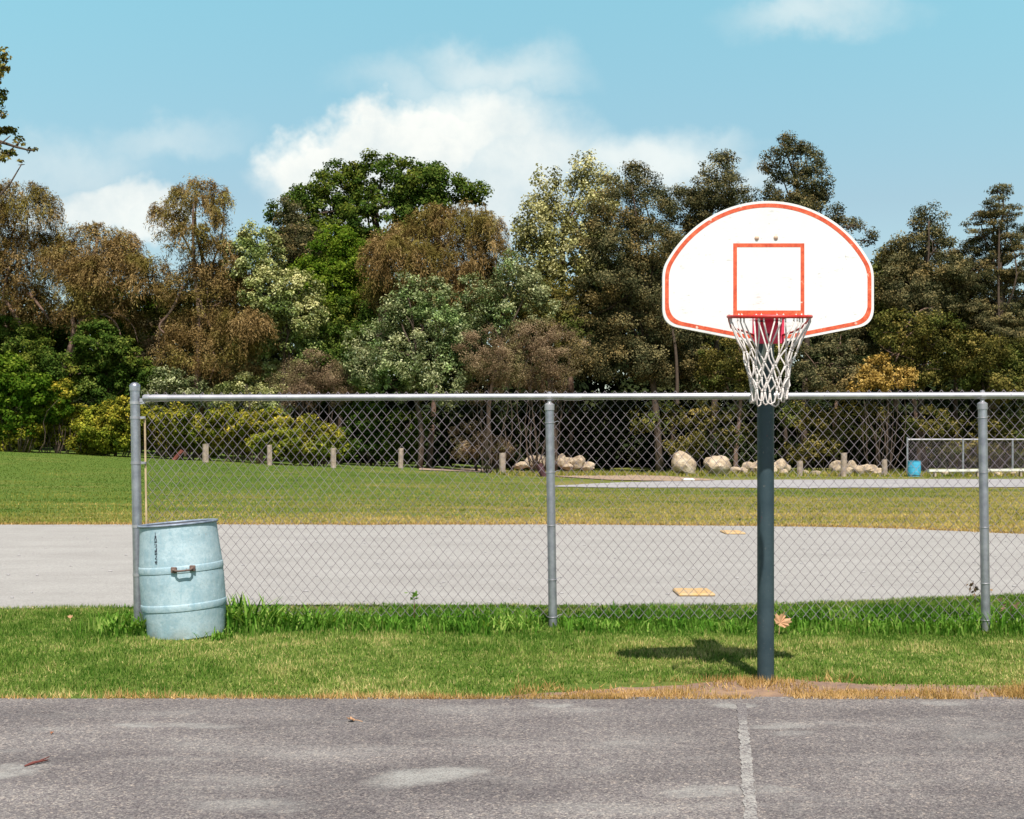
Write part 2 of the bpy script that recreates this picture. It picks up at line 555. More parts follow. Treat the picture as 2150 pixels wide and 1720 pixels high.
st = t.n('ShaderNodeMapping', {0: co, 3: (0.45, 1.0, 1.0)}).outputs[0]
big = t.noise(st, 1.6, 6, 0.6)
base = t.ramp(big, [(0.30, (0.128, 0.117, 0.117)), (0.5, (0.178, 0.164, 0.161)), (0.70, (0.243, 0.227, 0.219))])
vor = t.n('ShaderNodeTexVoronoi', {'Vector': co, 'Scale': 150.0})
gs = t.n('ShaderNodeSeparateXYZ', {0: vor.outputs['Color']})
grain = t.ramp(gs.outputs[0], [(0.0, (0.5, 0.48, 0.5)), (0.5, (0.95, 0.93, 0.95)), (0.85, (1.25, 1.22, 1.2)), (1.0, (2.0, 1.9, 1.75))])
base = t.mix(1.0, base, grain, 'MULTIPLY')
vor2 = t.n('ShaderNodeTexVoronoi', {'Vector': co, 'Scale': 60.0})
gs2 = t.n('ShaderNodeSeparateXYZ', {0: vor2.outputs['Color']})
base = t.mix(1.0, base, t.ramp(gs2.outputs[1], [(0.0, (0.85, 0.82, 0.84)), (0.8, (1.08, 1.08, 1.06)), (1.0, (1.35, 1.28, 1.2))]), 'MULTIPLY')
sx = t.n('ShaderNodeSeparateXYZ', {0: co})
wv = t.noise(co, 3.5, 5, 0.65, color=True)
ws = t.n('ShaderNodeSeparateXYZ', {0: wv})
wx = t.math('ADD', sx.outputs[0], t.math('MULTIPLY', t.math('SUBTRACT', ws.outputs[0], 0.5), 0.35))
wy = t.math('ADD', sx.outputs[1], t.math('MULTIPLY', t.math('SUBTRACT', ws.outputs[1], 0.5), 0.25))
chalk = None
for (px, py, hw, hh, sh, stg) in SCUFFS:
    c0 = gp(px, py)
    rx = hw * c0[1] / F
    ry = max(0.05, (gd(py - hh) - gd(py + hh)) / 2)
    dx = t.math('SUBTRACT', wx, float(c0[0]))
    dy = t.math('SUBTRACT', t.math('SUBTRACT', wy, float(c0[1])), t.math('MULTIPLY', dx, sh * 10 * ry / rx))
    a = t.math('DIVIDE', dx, rx)
    b = t.math('DIVIDE', dy, ry)
    d = t.math('ADD', t.math('MULTIPLY', a, a), t.math('MULTIPLY', b, b))
    c_ = t.math('MULTIPLY', t.smooth(d, 1.25, 0.1), stg)
    chalk = c_ if chalk is None else t.math('MAXIMUM', chalk, c_)
chalk = t.math('MULTIPLY', chalk, t.math('MULTIPLY', t.smooth(gs.outputs[1], 0.0, 0.6, 0.45, 1.0), t.smooth(t.noise(st, 9.0, 5, 0.7), 0.30, 0.58, 0.35, 1.0)))
gen_dust = t.math('MULTIPLY', t.smooth(t.noise(st, 2.3, 6, 0.65), 0.5, 0.74), 0.30)
chalk = t.math('MAXIMUM', chalk, gen_dust)
base = t.mix(t.math('MULTIPLY', chalk, 0.8), base, (0.40, 0.39, 0.365))
hgt = t.n('ShaderNodeTexVoronoi', {'Vector': co, 'Scale': 150.0}).outputs['Distance']
finish(t, base, 0.9, 0.0, hgt, 0.5, 0.006, 0.25)
M['asphalt'] = m

m, t = new_mat('line_paint')
co = objco(t)
vor = t.n('ShaderNodeTexVoronoi', {'Vector': co, 'Scale': 120.0})
gs = t.n('ShaderNodeSeparateXYZ', {0: vor.outputs['Color']})
lx = t.n('ShaderNodeSeparateXYZ', {0: co})
wear = t.math('ADD', t.math('ADD', t.math('MULTIPLY', gs.outputs[0], 0.5), t.math('MULTIPLY', t.noise(co, 7, 5, 0.6), 0.8)), t.smooth(lx.outputs[1], 6.3, 6.75, 0.0, 0.42))
v150 = t.n('ShaderNodeTexVoronoi', {'Vector': co, 'Scale': 150.0})
g150 = t.n('ShaderNodeSeparateXYZ', {0: v150.outputs['Color']})
grn = t.ramp(g150.outputs[0], [(0.0, (0.5, 0.48, 0.5)), (0.5, (0.95, 0.93, 0.95)), (0.85, (1.25, 1.22, 1.2)), (1.0, (2.0, 1.9, 1.75))])
worn = t.mix(1.0, (0.185, 0.170, 0.168), grn, 'MULTIPLY')
paint = t.mix(0.35, (0.35, 0.335, 0.315), t.mix(1.0, (0.35, 0.335, 0.315), grn, 'MULTIPLY'))
col = t.mix(t.smooth(wear, 0.50, 0.82), paint, worn)
finish(t, col, 0.9, 0.0, vor.outputs['Distance'], 0.4, 0.006, 0.25)
M['line'] = m

m, t = new_mat('bare_strip')
co = objco(t)
base = t.ramp(t.noise(co, 5, 6, 0.7), [(0.3, (0.16, 0.105, 0.09)), (0.55, (0.30, 0.19, 0.125)), (0.72, (0.46, 0.28, 0.13))])
finish(t, base, 0.95, 0.0, t.noise(co, 50, 3), 0.6)
M['bare'] = m

# blades
M['blade'] = leaf_mat('blade', (0.05, 0.13, 0.014), (0.215, 0.305, 0.06), (0.66, 0.53, 0.24), 0.25)
M['weed'] = leaf_mat('weed', (0.03, 0.10, 0.010), (0.125, 0.27, 0.032), (0.38, 0.47, 0.12), 0.3)
M['straw'] = leaf_mat('straw', (0.17, 0.13, 0.035), (0.52, 0.32, 0.12), (0.74, 0.50, 0.25), 0.2)
M['far_blade'] = leaf_mat('far_blade', (0.07, 0.13, 0.02), (0.26, 0.26, 0.055), (0.56, 0.41, 0.15), 0.25)

# foliage; lightest tone brightened to imitate sunlit highlights
M['f_dark'] = leaf_mat('f_dark', (0.020, 0.040, 0.008), (0.055, 0.095, 0.015), (0.16, 0.19, 0.04), 0.2)
M['f_locust'] = leaf_mat('f_locust', (0.020, 0.026, 0.012), (0.070, 0.070, 0.034), (0.24, 0.20, 0.095), 0.15)
M['f_bright'] = leaf_mat('f_bright', (0.04, 0.085, 0.008), (0.11, 0.17, 0.016), (0.27, 0.31, 0.045), 0.3)
M['f_pale'] = leaf_mat('f_pale', (0.06, 0.075, 0.018), (0.22, 0.225, 0.07), (0.60, 0.55, 0.26), 0.15, 0.02)
M['f_silver'] = leaf_mat('f_silver', (0.042, 0.065, 0.020), (0.15, 0.165, 0.065), (0.46, 0.45, 0.24), 0.15, 0.02)
M['f_poplar'] = leaf_mat('f_poplar', (0.09, 0.085, 0.03), (0.29, 0.265, 0.105), (0.62, 0.56, 0.28), 0.2, 0.02)
M['f_willow'] = leaf_mat('f_willow', (0.058, 0.034, 0.013), (0.20, 0.128, 0.050), (0.43, 0.295, 0.14), 0.2)
M['f_olive'] = leaf_mat('f_olive', (0.035, 0.036, 0.010), (0.13, 0.112, 0.028), (0.37, 0.27, 0.085), 0.22)
M['f_brown'] = leaf_mat('f_brown', (0.07, 0.042, 0.026), (0.19, 0.127, 0.078), (0.36, 0.26, 0.16), 0.15)
M['f_hedge'] = leaf_mat('f_hedge', (0.035, 0.05, 0.007), (0.17, 0.17, 0.02), (0.55, 0.43, 0.06), 0.25)
M['f_yellow'] = leaf_mat('f_yellow', (0.11, 0.075, 0.02), (0.34, 0.21, 0.05), (0.62, 0.43, 0.15), 0.2)
M['f_under'] = leaf_mat('f_under', (0.012, 0.018, 0.008), (0.026, 0.036, 0.014), (0.06, 0.065, 0.025), 0.15)  # near-black leaf tones, canopy shade put into the colour

rng = np.random.default_rng(11)
random.seed(7)

# ------------------------------------------------------------------ setting
xs = np.concatenate([[-2500, -700, -250, -150, -100], np.arange(-70, 71, 1.4), [100, 150, 250, 700, 2500]])
ys = np.concatenate([[-600, -100, -30], np.arange(-4, 100, 1.3), [120, 160, 250, 700, 3000]])
gx, gy = np.meshgrid(xs, ys)
gz = terrain(gx, gy)
gv = np.stack([gx, gy, gz], -1).reshape(-1, 3)
nx, ny = len(xs), len(ys)
mb = MB()
mb.add(gv, [(j * nx + i, j * nx + i + 1, (j + 1) * nx + i + 1, (j + 1) * nx + i) for j in range(ny - 1) for i in range(nx - 1)])
tag(mb.build('ground', M['lawn'], smooth=True), 'mown grass ground reaching to the tree line', 'ground', None, 'structure')


def jag(pts, amp, step=0.12):
    """resample a polyline of (x, y) finely with a ragged edge"""
    out = []
    for a, b in zip(pts[:-1], pts[1:]):
        a, b = np.array(a), np.array(b)
        n = max(2, int(np.linalg.norm(b - a) / step))
        for k in range(n):
            out.append(tuple(a + (b - a) * k / n))
    out.append(tuple(pts[-1]))
    ph = rng.random(6) * 7
    res = []
    for x, y in out:
        w = sum(math.sin(x * f_ + p) / (i + 1.5) for i, (f_, p) in enumerate(zip((0.9, 2.3, 5.1, 11, 23, 41), ph)))
        res.append((x, y + amp * w + rng.normal(0, amp * 0.25)))
    return res


def sheet(name, near, far, z, mat, label, cat):
    mb = MB()
    near = list(near)
    far = list(far)
    xsn = np.linspace(near[0][0], near[-1][0], 400)
    yn = np.interp(xsn, [p[0] for p in near], [p[1] for p in near])
    xsf = np.linspace(far[0][0], far[-1][0], 400)
    yf = np.interp(xsf, [p[0] for p in far], [p[1] for p in far])
    vs = [(x, y, z) for x, y in zip(xsn, yn)] + [(x, y, z) for x, y in zip(xsf, yf)]
    mb.add(vs, [(i, i + 1, 401 + i, 400 + i) for i in range(399)])
    o = mb.build(name, mat)
    return tag(o, label, cat, None, 'structure')


# court: from behind the camera to its grass edge
CE = [(-16, 7.14), (-3, 7.11), (0, 7.12), (3, 7.14), (16, 7.18)]
sheet('court', [(-16, -14), (16, -14)], jag(CE, 0.015), 0.008, M['asphalt'], 'worn grey asphalt basketball court', 'court')
# infield of pale stone dust
SN = [(-18, 10.9), gp(0, 1278)[:2], gp(700, 1272)[:2], gp(1300, 1273)[:2], gp(1640, 1270)[:2], gp(2150, 1249)[:2], (8.5, 13.0), (14, 15)]
SF = [(-24, 22.6), gp(0, 1102)[:2], gp(700, 1102)[:2], gp(1200, 1102)[:2], gp(1700, 1106)[:2], gp(1900, 1111)[:2], gp(2150, 1122)[:2], (14, 19.2)]
sheet('infield', jag(SN, 0.03), jag(SF, 0.10, 0.3), 0.006, M['infield'], 'pale stone dust infield behind the fence', 'infield')


def strip_on_terrain(name, near_px, far_px, mat, label, cat, lift=0.02, n=60):
    a = [hit(px, py) for px, py in near_px]
    b = [hit(px, py) for px, py in far_px]

    def res(pts):
        pts = np.array(pts)
        s = np.linspace(0, 1, len(pts))
        tt = np.linspace(0, 1, n)
        return np.stack([np.interp(tt, s, pts[:, k]) for k in range(3)], -1)
    a, b = res(a), res(b)
    rows = 7
    vs = []
    for r_ in range(rows):
        w = r_ / (rows - 1)
        p = a * (1 - w) + b * w
        p[:, 1] += rng.normal(0, 0.12, n) * (1 if r_ in (0, rows - 1) else 0)
        p[:, 2] = terrain(p[:, 0], p[:, 1]) + lift
        vs += [tuple(q) for q in p]
    mb = MB()
    mb.add(vs, [(r_ * n + i, r_ * n + i + 1, (r_ + 1) * n + i + 1, (r_ + 1) * n + i) for r_ in range(rows - 1) for i in range(n - 1)])
    return tag(mb.build(name, mat, smooth=True), label, cat, None, 'structure')


strip_on_terrain('path', [(880, 988), (1000, 992), (1130, 999), (1280, 1009), (1420, 1012), (1500, 1010)],
                 [(880, 984), (1000, 986), (1130, 987), (1280, 992), (1400, 1001), (1500, 1008)], M['path'], 'reddish dirt path joining the road', 'path', 0.035)
strip_on_terrain('road', [(1160, 1023), (1300, 1025), (1500, 1025), (1700, 1026), (1900, 1025), (2150, 1024), (2400, 1023)],
                 [(1165, 1021), (1300, 1014), (1500, 1009), (1700, 1008), (1900, 1007), (2150, 1007), (2400, 1006)], M['road'], 'grey asphalt road beyond the outfield', 'road', 0.02)
# bare strip round the pole
sheet('bare_dirt', jag([(-0.2, 7.15), (0.6, 7.10), (1.6, 7.10), (3.0, 7.12), (4.6, 7.17)], 0.02, 0.05),
      jag([(-0.2, 7.16), (0.4, 7.34), (1.0, 7.52), (1.3, 7.68), (1.7, 7.70), (2.1, 7.56), (3.0, 7.45), (4.6, 7.18)], 0.035, 0.05), 0.004, M['bare'],
      'strip of bare dirt at the foot of the hoop pole', 'dirt')
# painted court line
a0, a1, b0, b1 = gp(1547, 1482), gp(1567, 1482), gp(1566, 1760), gp(1594, 1760)
mb = MB()
rows = 60
vs = []
for i in range(rows + 1):
    w = i / rows
    l_, r_ = a0 * (1 - w) + b0 * w, a1 * (1 - w) + b1 * w
    vs += [(l_[0] + rng.normal(0, 0.004), l_[1], 0.012), (r_[0] + rng.normal(0, 0.004), r_[1], 0.012)]
mb.add(vs, [(2 * i, 2 * i + 2, 2 * i + 3, 2 * i + 1) for i in range(rows)])
tag(mb.build('court_line', M['line']), 'worn white painted line on the court', 'court line', None, 'structure')


# ------------------------------------------------------------------ grass
def blades(name, x, y, z, h, w, lean, tint, mat, label, cat, segs=1, kind='stuff'):
    n = len(x)
    ang = rng.random(n) * 2 * math.pi
    side = np.stack([np.cos(ang), np.sin(ang), np.zeros(n)], -1)
    la = rng.random(n) * 2 * math.pi
    ln = np.stack([np.cos(la), np.sin(la), np.zeros(n)], -1) * (lean * rng.random(n))[:, None]
    base = np.stack([x, y, z], -1)
    up = np.array([0, 0, 1.0])
    hh = h[:, None]
    ww = (w / 2)[:, None]
    tip = base + (up * np.sqrt(np.maximum(0.05, 1 - (ln ** 2).sum(-1, keepdims=True))) + ln) * hh
    if segs == 1:
        v = np.stack([base - side * ww, base + side * ww, tip], 1).reshape(-1, 3)
        return tag(np_mesh(name, v, 3, mat, tint), label, cat, None, kind)
    midp = base + (up * 0.62 + ln * 0.28) * hh
    tip = base + (up * (0.62 + 0.3 * (1 - np.linalg.norm(ln, axis=-1, keepdims=True))) + ln * 1.0) * hh
    v1 = np.stack([base - side * ww * 0.7, base + side * ww * 0.7, midp + side * ww, midp - side * ww], 1)
    v2 = np.stack([midp - side * ww, midp + side * ww, tip + side * ww * 0.12, tip - side * ww * 0.12], 1)
    v = np.stack([v1, v2], 1).reshape(-1, 3)
    return tag(np_mesh(name, v, 4, mat, np.repeat(tint, 2)), label, cat, None, kind)


def vnoise(x, y, s, seed):
    """cheap smooth value noise in numpy"""
    r_ = np.random.default_rng(seed).random((128, 128))
    xs_, ys_ = x * s + 500, y * s + 500
    xi, yi = np.floor(xs_).astype(int), np.floor(ys_).astype(int)
    fx, fy = smoothstep(xs_ - xi), smoothstep(ys_ - yi)
    g = lambda a, b: r_[a % 128, b % 128]
    return (g(xi, yi) * (1 - fx) + g(xi + 1, yi) * fx) * (1 - fy) + (g(xi, yi + 1) * (1 - fx) + g(xi + 1, yi + 1) * fx) * fy


BARREL_X, BARREL_Y = (392 - CX) * 9.57 / F, 9.57
sn_x = np.array([p[0] for p in SN])
sn_y = np.array([p[1] for p in SN])
N = 430000
x = rng.uniform(-6.6, 6.8, N)
y = 7.08 + (rng.random(N) ** 0.9) * 5.6
lim = np.interp(x, sn_x, sn_y) + 0.02 + 0.05 * vnoise(x, y, 6, 3)
edge = 7.13 + 0.07 * (vnoise(x, y, 2.2, 5) - 0.3) + 0.05 * (vnoise(x, y, 9, 6))
bare_zone = (x > 0.25) & (x < 2.7) & (y < 7.40 + 0.32 * np.clip(1 - np.abs(x - 1.35) / 1.3, 0, 1) + 0.18 * (vnoise(x, y, 4, 8) - 0.4)) & (rng.random(N) > 0.06)
right_dry = (x > 0.1) & (y < 7.30 + 0.3 * (vnoise(x, y, 2.5, 9) - 0.4))
ok = (y < lim) & (y > edge) & ~bare_zone & ~(right_dry & (rng.random(N) > 0.3))
ok &= (np.hypot(x - BARREL_X, y - BARREL_Y) > 0.30)
x, y = x[ok], y[ok]
n = len(x)
dryness = 0.5 * vnoise(x, y, 0.9, 12) + 0.4 * vnoise(x, y, 3.3, 14) + 0.4 * vnoise(x, y, 12, 15) - 0.34
dryness += 0.16 * np.clip((x + 1) / 5, -0.6, 1) * (y < 9.2) + 0.38 * np.clip((7.42 - y) / 0.3, 0, 1)
dryness -= 0.14 * ((y > 9.4) & (y < 10.8))
tint = np.clip(dryness + rng.normal(0, 0.24, n) + 0.08, 0, 1)
hgt_ = (0.014 + 0.021 * rng.random(n)) * (0.6 + 0.95 * vnoise(x, y, 3.5, 21))
blades('grass', x, y, np.zeros(n), hgt_, 0.005 + 0.0045 * rng.random(n), 0.98, tint, M['blade'], 'mown green grass strip between the court and the infield', 'grass')

# longer grass along the fence line
N = 30000
x = rng.uniform(-6.4, 6.8, N)
y = rng.normal(10.15, 0.42, N)
dens = vnoise(x, y, 1.6, 31)
ok = (y > 9.40 + 0.10 * vnoise(x, y, 5, 33)) & (y < np.interp(x, sn_x, sn_y) + 0.02) & (rng.random(N) < 0.25 + dens) & (np.hypot(x - BARREL_X, y - BARREL_Y) > 0.31) & (x > -3.25 - 0.2 * rng.random(N))
for P_ in ((82 - 0, 9.97), (995, 9.745), (-784, 10.19)):
    ok &= ~((np.abs(x - P_[0] * P_[1] / F) < 0.10) & (y < P_[1] + 0.02) & (y > P_[1] - 0.5))
x, y = x[ok], y[ok]
n = len(x)
hgt_ = (0.045 + 0.095 * rng.random(n)) * (0.25 + 1.3 * vnoise(x, y, 2.2, 35)) * np.clip(1.15 - (y - 9.9) * 0.45, 0.55, 1.2)
tint = np.clip(0.15 + 0.55 * vnoise(x, y, 3, 36) + rng.normal(0, 0.18, n), 0, 1)
blades('tall_grass', x, y, np.zeros(n), hgt_, 0.007 + 0.007 * rng.random(n), 0.9, tint, M['weed'], 'longer unmown grass growing along the foot of the chain link fence', 'grass', 2)

# dry straw at the court edge and round the pole
N = 22000
x = rng.uniform(-6.4, 6.8, N)
y = 7.07 + np.abs(rng.normal(0, 0.045, N)) * (0.4 + 1.2 * vnoise(x, x * 0, 2.0, 40))
n2 = 42000
x2 = rng.uniform(0.0, 6.5, n2)
y2 = 7.12 + np.abs(rng.normal(0.0, 0.13, n2)) + 0.06 * rng.random(n2)
keep2 = (rng.random(n2) < np.clip((x2 + 0.1) / 0.5, 0, 1) * (0.3 + 0.9 * vnoise(x2, y2, 2.5, 41)))
n3 = 5000
x3 = rng.normal(1.62, 0.30, n3)
y3 = rng.normal(7.52, 0.09, n3)
x = np.concatenate([x, x2[keep2], x3])
y = np.concatenate([y, y2[keep2], y3])
inside = (x > 0.3) & (x < 3.0) & (y > 7.34) & (y < 7.60) & (np.abs(x - 1.6) > 0.22)
ok = (rng.random(len(x)) < 1.5 * vnoise(x, y, 4, 43) - 0.12) & (~inside | (rng.random(len(x)) < 0.12))
x, y = x[ok], y[ok]
n = len(x)
blades('dry_grass', x, y, np.full(n, 0.004), 0.016 + 0.075 * rng.random(n) * vnoise(x, y, 4, 45), 0.004 + 0.004 * rng.random(n), 1.0,
       np.clip(0.25 + 0.5 * vnoise(x, y, 3, 47) + rng.normal(0, 0.22, n), 0, 1), M['straw'], 'dry straw coloured grass along the court edge', 'dry grass')

# coarse blades over the outfield and its dry lip
N = 150000
y = 21.0 + 40.0 * rng.random(N) ** 1.5
x = (rng.random(N) - 0.5) * 2 * (0.46 * y + 3)
lim = np.interp(x, [p[0] for p in SF], [p[1] for p in SF])
zt = terrain(x, y)
dr = 0.55 * vnoise(x, y * 2, 0.25, 51) + 0.5 * vnoise(x, y * 2.5, 0.8, 52) + 0.25 * vnoise(x, y * 2, 3.0, 53) - 0.18 + np.clip((x + 6) / 34, -0.16, 0.18) + np.clip((34 - y) / 60, -0.12, 0.2)
lip = np.clip(1 - (y - lim) / 0.7, 0, 1)
px_ = CX + F * x / y
py_ = HY - F * (zt - H) / y
onroad = (px_ > 1150) & (py_ > 1005) & (py_ < 1026)
onpath = (px_ > 870) & (px_ < 1500) & (py_ > np.interp(px_, [880, 1000, 1130, 1280, 1400, 1500], [983, 985, 986, 991, 1000, 1007])) & (py_ < np.interp(px_, [880, 1000, 1130, 1280, 1420, 1500], [989, 993, 1000, 1010, 1013, 1011]))
ok = (y > lim + 0.02) & ~onroad & ~onpath
x, y, zt, dr, lip = x[ok], y[ok], zt[ok], dr[ok], lip[ok]
n = len(x)
blades('outfield_grass', x, y, zt, 0.03 + 0.03 * rng.random(n), 0.016 + 0.02 * rng.random(n), 0.8,
       np.clip(dr + 0.5 * lip - 0.08 + rng.normal(0, 0.16, n), 0, 1), M['far_blade'], 'mown outfield grass between the infield and the road', 'grass')
N = 16000
x = rng.uniform(-22, 14, N)
lim = np.interp(x, [p[0] for p in SF], [p[1] for p in SF])
y = lim + rng.normal(0.12, 0.13, N)
blades('dry_grass_edge', x, y, np.zeros(N), 0.02 + 0.045 * rng.random(N), 0.012 + 0.012 * rng.random(N), 1.0,
       np.clip(0.35 + rng.normal(0, 0.25, N), 0, 1), M['straw'], 'dry grass lip where the infield meets the outfield', 'dry grass')
# rough grass in front of the boulders
N = 22000
x = rng.uniform(-1, 28, N)
y = rng.uniform(60.0, 66.0, N)
ok = rng.random(N) < vnoise(x, y, 0.5, 61) + 0.1
x, y = x[ok], y[ok]
n = len(x)
blades('rough_grass', x, y, terrain(x, y), 0.12 + 0.35 * rng.random(n) * vnoise(x, y, 0.4, 63), 0.04 + 0.03 * rng.random(n), 0.9,
       np.clip(0.2 + 0.55 * vnoise(x, y, 0.7, 64) + rng.normal(0, 0.2, n), 0, 1), M['far_blade'], 'rough grass round the boulders at the wood edge', 'grass')

# ------------------------------------------------------------------ basketball hoop
PD = 7.66
PX = (1607.5 - CX) * PD / F
BD = 7.14            # face of the backboard
RD = 6.74            # rim centre
pole_base = Vector((PX, PD, 0))
hoop = empty('basketball_hoop', pole_base, 'white fan shaped basketball backboard with red rim and net on dark pole', 'basketball hoop')
PB = tuple(pole_base)


def bz(py, D=BD):
    return H + (HY - py) * D / F


def bx(px, D=BD):
    return (px - CX) * D / F


pr = 17.5 * PD / F
mb = MB()
mb.lathe([(pr, -0.3), (pr, bz(600, PD))], 40, Matrix.Translation(pole_base))
mb.lathe([(pr + 0.001, bz(600, PD)), (pr * 0.9, bz(600, PD) + 0.02), (pr * 0.5, bz(600, PD) + 0.035), (0.001, bz(600, PD) + 0.04)], 40, Matrix.Translation(pole_base))
pole = mb.build('pole', M['pole'], hoop, PB, auto=40)
mb = MB()
for pz in (520, 590):
    for sx_ in (-0.075, 0.075):
        mb.tube([(PX + sx_, PD + 0.06, bz(pz + 60)), (PX + sx_, BD + 0.045, bz(pz))], 0.016, 10)
    mb.box((PX, PD + 0.0, bz(pz + 55)), (0.19, 2 * pr + 0.03, 0.05))
mb.box((PX + 0.005, BD + 0.05, bz(555)), (0.42, 0.02, 0.34))
mb.build('extension_arm', M['steel_grey'], hoop, PB)
mb = MB()
gx0 = bx(1614)
mb.tube([(gx0, BD + 0.05, bz(690)), (gx0, BD + 0.06, bz(730)), (gx0, PD - 0.10, bz(815)), (gx0, PD - 0.03, bz(836))], 0.021, 12)
mb.build('diagonal_brace', M['steel_grey'], hoop, PB, auto=40)

# board outline in photo pixels
def fan(inset):
    cx, top, half = 1613.0, 422.0 + inset, 222.0 - inset
    Rr = 243.0 - inset
    cyc = 422.0 + 243.0
    pts = []
    # right corner between arc and side
    def arc(a0, a1, n):
        return [(cx + Rr * math.sin(a), cyc - Rr * math.cos(a)) for a in np.linspace(a0, a1, n)]
    amax = math.asin(min(1, (half - 9) / Rr))
    body = arc(-amax, amax, 61)
    e = body[-1]
    sidx = cx + half
    right = []
    for s in np.linspace(0.12, 1, 9):      # quadratic corner
        p0, p1, p2 = np.array(e), np.array([sidx - 0.5, e[1] + 14.0]), np.array([sidx, e[1] + 36.0])
        right.append(tuple((1 - s) ** 2 * p0 + 2 * s * (1 - s) * p1 + s * s * p2))
    sl_ = 33.0 / 150.0
    yb0 = 715.5 - inset * 1.0
    # bottom sloping line from (1660, 714) to (1808, 684)
    def line_y(px):
        return yb0 - max(0.0, (abs(px - cx) - 47)) * 0.196
    corner = []
    c0 = np.array([sidx, line_y(sidx) - 34])
    c1 = np.array([sidx, line_y(sidx) + 1.0])
    c2 = np.array([sidx - 34, line_y(sidx - 34)])
    for s in np.linspace(0, 1, 10):
        corner.append(tuple((1 - s) ** 2 * c0 + 2 * s * (1 - s) * c1 + s * s * c2))
    bot = [(px, line_y(px)) for px in np.linspace(sidx - 50, cx + 47, 8)]
    bot += [(px, line_y(px)) for px in np.linspace(cx + 30, cx, 4)]
    r_half = right + corner + bot
    l_half = [(2 * cx - px, py) for px, py in r_half][::-1][1:]
    return [(bx(px), bz(py)) for px, py in body + r_half + l_half]


o0 = fan(0)
mb = MB()
mb.prism(o0, BD + 0.002, BD + 0.03)
board = mb.build('backboard', M['board'], hoop, PB)
mb = MB()
mb.band(fan(5.2), fan(13.4), BD + 0.0008, BD + 0.0028)
mb.build('border_stripe', M['stripe'], board, (0, 0, 0)).location = (-PB[0], -PB[1], -PB[2])


def rect(x0, x1, y0, y1):
    return [(bx(x0), bz(y0)), (bx(x1), bz(y0)), (bx(x1), bz(y1)), (bx(x0), bz(y1))]


mb = MB()
mb.band(rect(1539.5, 1689, 511, 664), rect(1547.5, 1681, 519, 652), BD + 0.0008, BD + 0.0028)
mb.build('target_square', M['stripe'], board).location = (-PB[0], -PB[1], -PB[2])
for px, py in ((1589, 500), (1629, 499)):
    mb = MB()
    Mx = Matrix.Translation((bx(px), BD + 0.003, bz(py))) @ Matrix.Rotation(R(90), 4, 'X')
    mb.lathe([(0.013, 0.0), (0.013, 0.004), (0.010, 0.008), (0.004, 0.0105), (0.0005, 0.011)], 16, Mx)
    mb.build('bolt', plain_mat('bolt_head', (0.62, 0.45, 0.33), 0.6) if px == 1589 else bpy.data.materials['bolt_head'], board, smooth=True).location = (-PB[0], -PB[1], -PB[2])

# rim: its plane dips toward the front so that it is seen edge on
RX = bx(1615.5, RD)
RR = 0.5 * 171 * RD / F
SL = (HY - 665) / F


def rim_pt(a, r_=RR, dz=0.0):
    yy_ = RD + r_ * math.sin(a)
    return (RX + r_ * math.cos(a), yy_, H + SL * yy_ + dz)


mb = MB()
mb.tube([rim_pt(2 * math.pi * k / 72) for k in range(72)], 0.0092, 10, closed=True)
rim = mb.build('rim', M['rim'], hoop, PB, smooth=True)
mb = MB()
mb.box((bx(1613), BD - 0.006, (bz(661) + bz(722)) / 2), (66 * BD / F, 0.010, bz(661) - bz(722)), bev=0.003)
zt_ = rim_pt(math.pi / 2)[2]
yb_ = rim_pt(math.pi / 2)[1]
x0, x1 = bx(1584), bx(1642)
mb.add([(x0, BD - 0.011, zt_ + 0.004), (x1, BD - 0.011, zt_ + 0.004), (x1 - 0.01, yb_ - 0.004, zt_ + 0.001), (x0 + 0.01, yb_ - 0.004, zt_ + 0.001),
        (x0, BD - 0.011, zt_ - 0.004), (x1, BD - 0.011, zt_ - 0.004), (x1 - 0.01, yb_ - 0.004, zt_ - 0.006), (x0 + 0.01, yb_ - 0.004, zt_ - 0.006)],
       [(0, 1, 2, 3), (7, 6, 5, 4), (0, 4, 5, 1), (1, 5, 6, 2), (2, 6, 7, 3), (3, 7, 4, 0)])
mb.build('mounting_plate', M['plate'], rim).location = (-PB[0], -PB[1], -PB[2])
for sg in (-1, 1):
    mb = MB()
    a = math.radians(90 - sg * 90)
    p0 = Vector(rim_pt(a if sg > 0 else math.pi))
    pts = [p0, p0 + Vector((-sg * 0.006, 0.02, -0.02)), p0 + Vector((-sg * 0.028, 0.08, -0.052)), Vector((bx(1615.5 + sg * 50, 6.98), 6.98, bz(697, 6.98))), Vector((bx(1613 + sg * 30, BD - 0.012), BD - 0.012, bz(704, BD - 0.012)))]
    mb.tube(pts, 0.0062, 8)
    mb.build('brace_rod', M['rim'], rim, smooth=True).location = (-PB[0], -PB[1], -PB[2])
for px, py, w_, h_ in ((1596, 673, 14, 6), (1634, 671, 14, 6), (1612, 703, 4, 5), (1632, 681, 3, 4)):
    mb = MB()
    mb.box((bx(px), BD - 0.0125, bz(py)), (w_ * BD / F, 0.003, h_ * BD / F))
    mb.build('slot', M['hole'], rim).location = (-PB[0], -PB[1], -PB[2])

# net
nc = 12
rowz = [738, 768, 794, 816]
rowr = [0.138, 0.117, 0.104, 0.097]


def knot(row, k):
    ang = 2 * math.pi * (k + (0.5 if row % 2 == 0 else 0.0)) / nc + 0.13
    rr_ = np.random.default_rng(1000 + row * 50 + k % nc)
    ang += rr_.normal(0, 0.06)
    r_ = rowr[row] * (1 + rr_.normal(0, 0.05))
    z_ = bz(rowz[row], RD) + rr_.normal(0, 0.008)
    return Vector((RX - 0.004 * row / 3 + r_ * math.cos(ang), RD + r_ * math.sin(ang), z_))


mb = MB()
cr = 0.0046


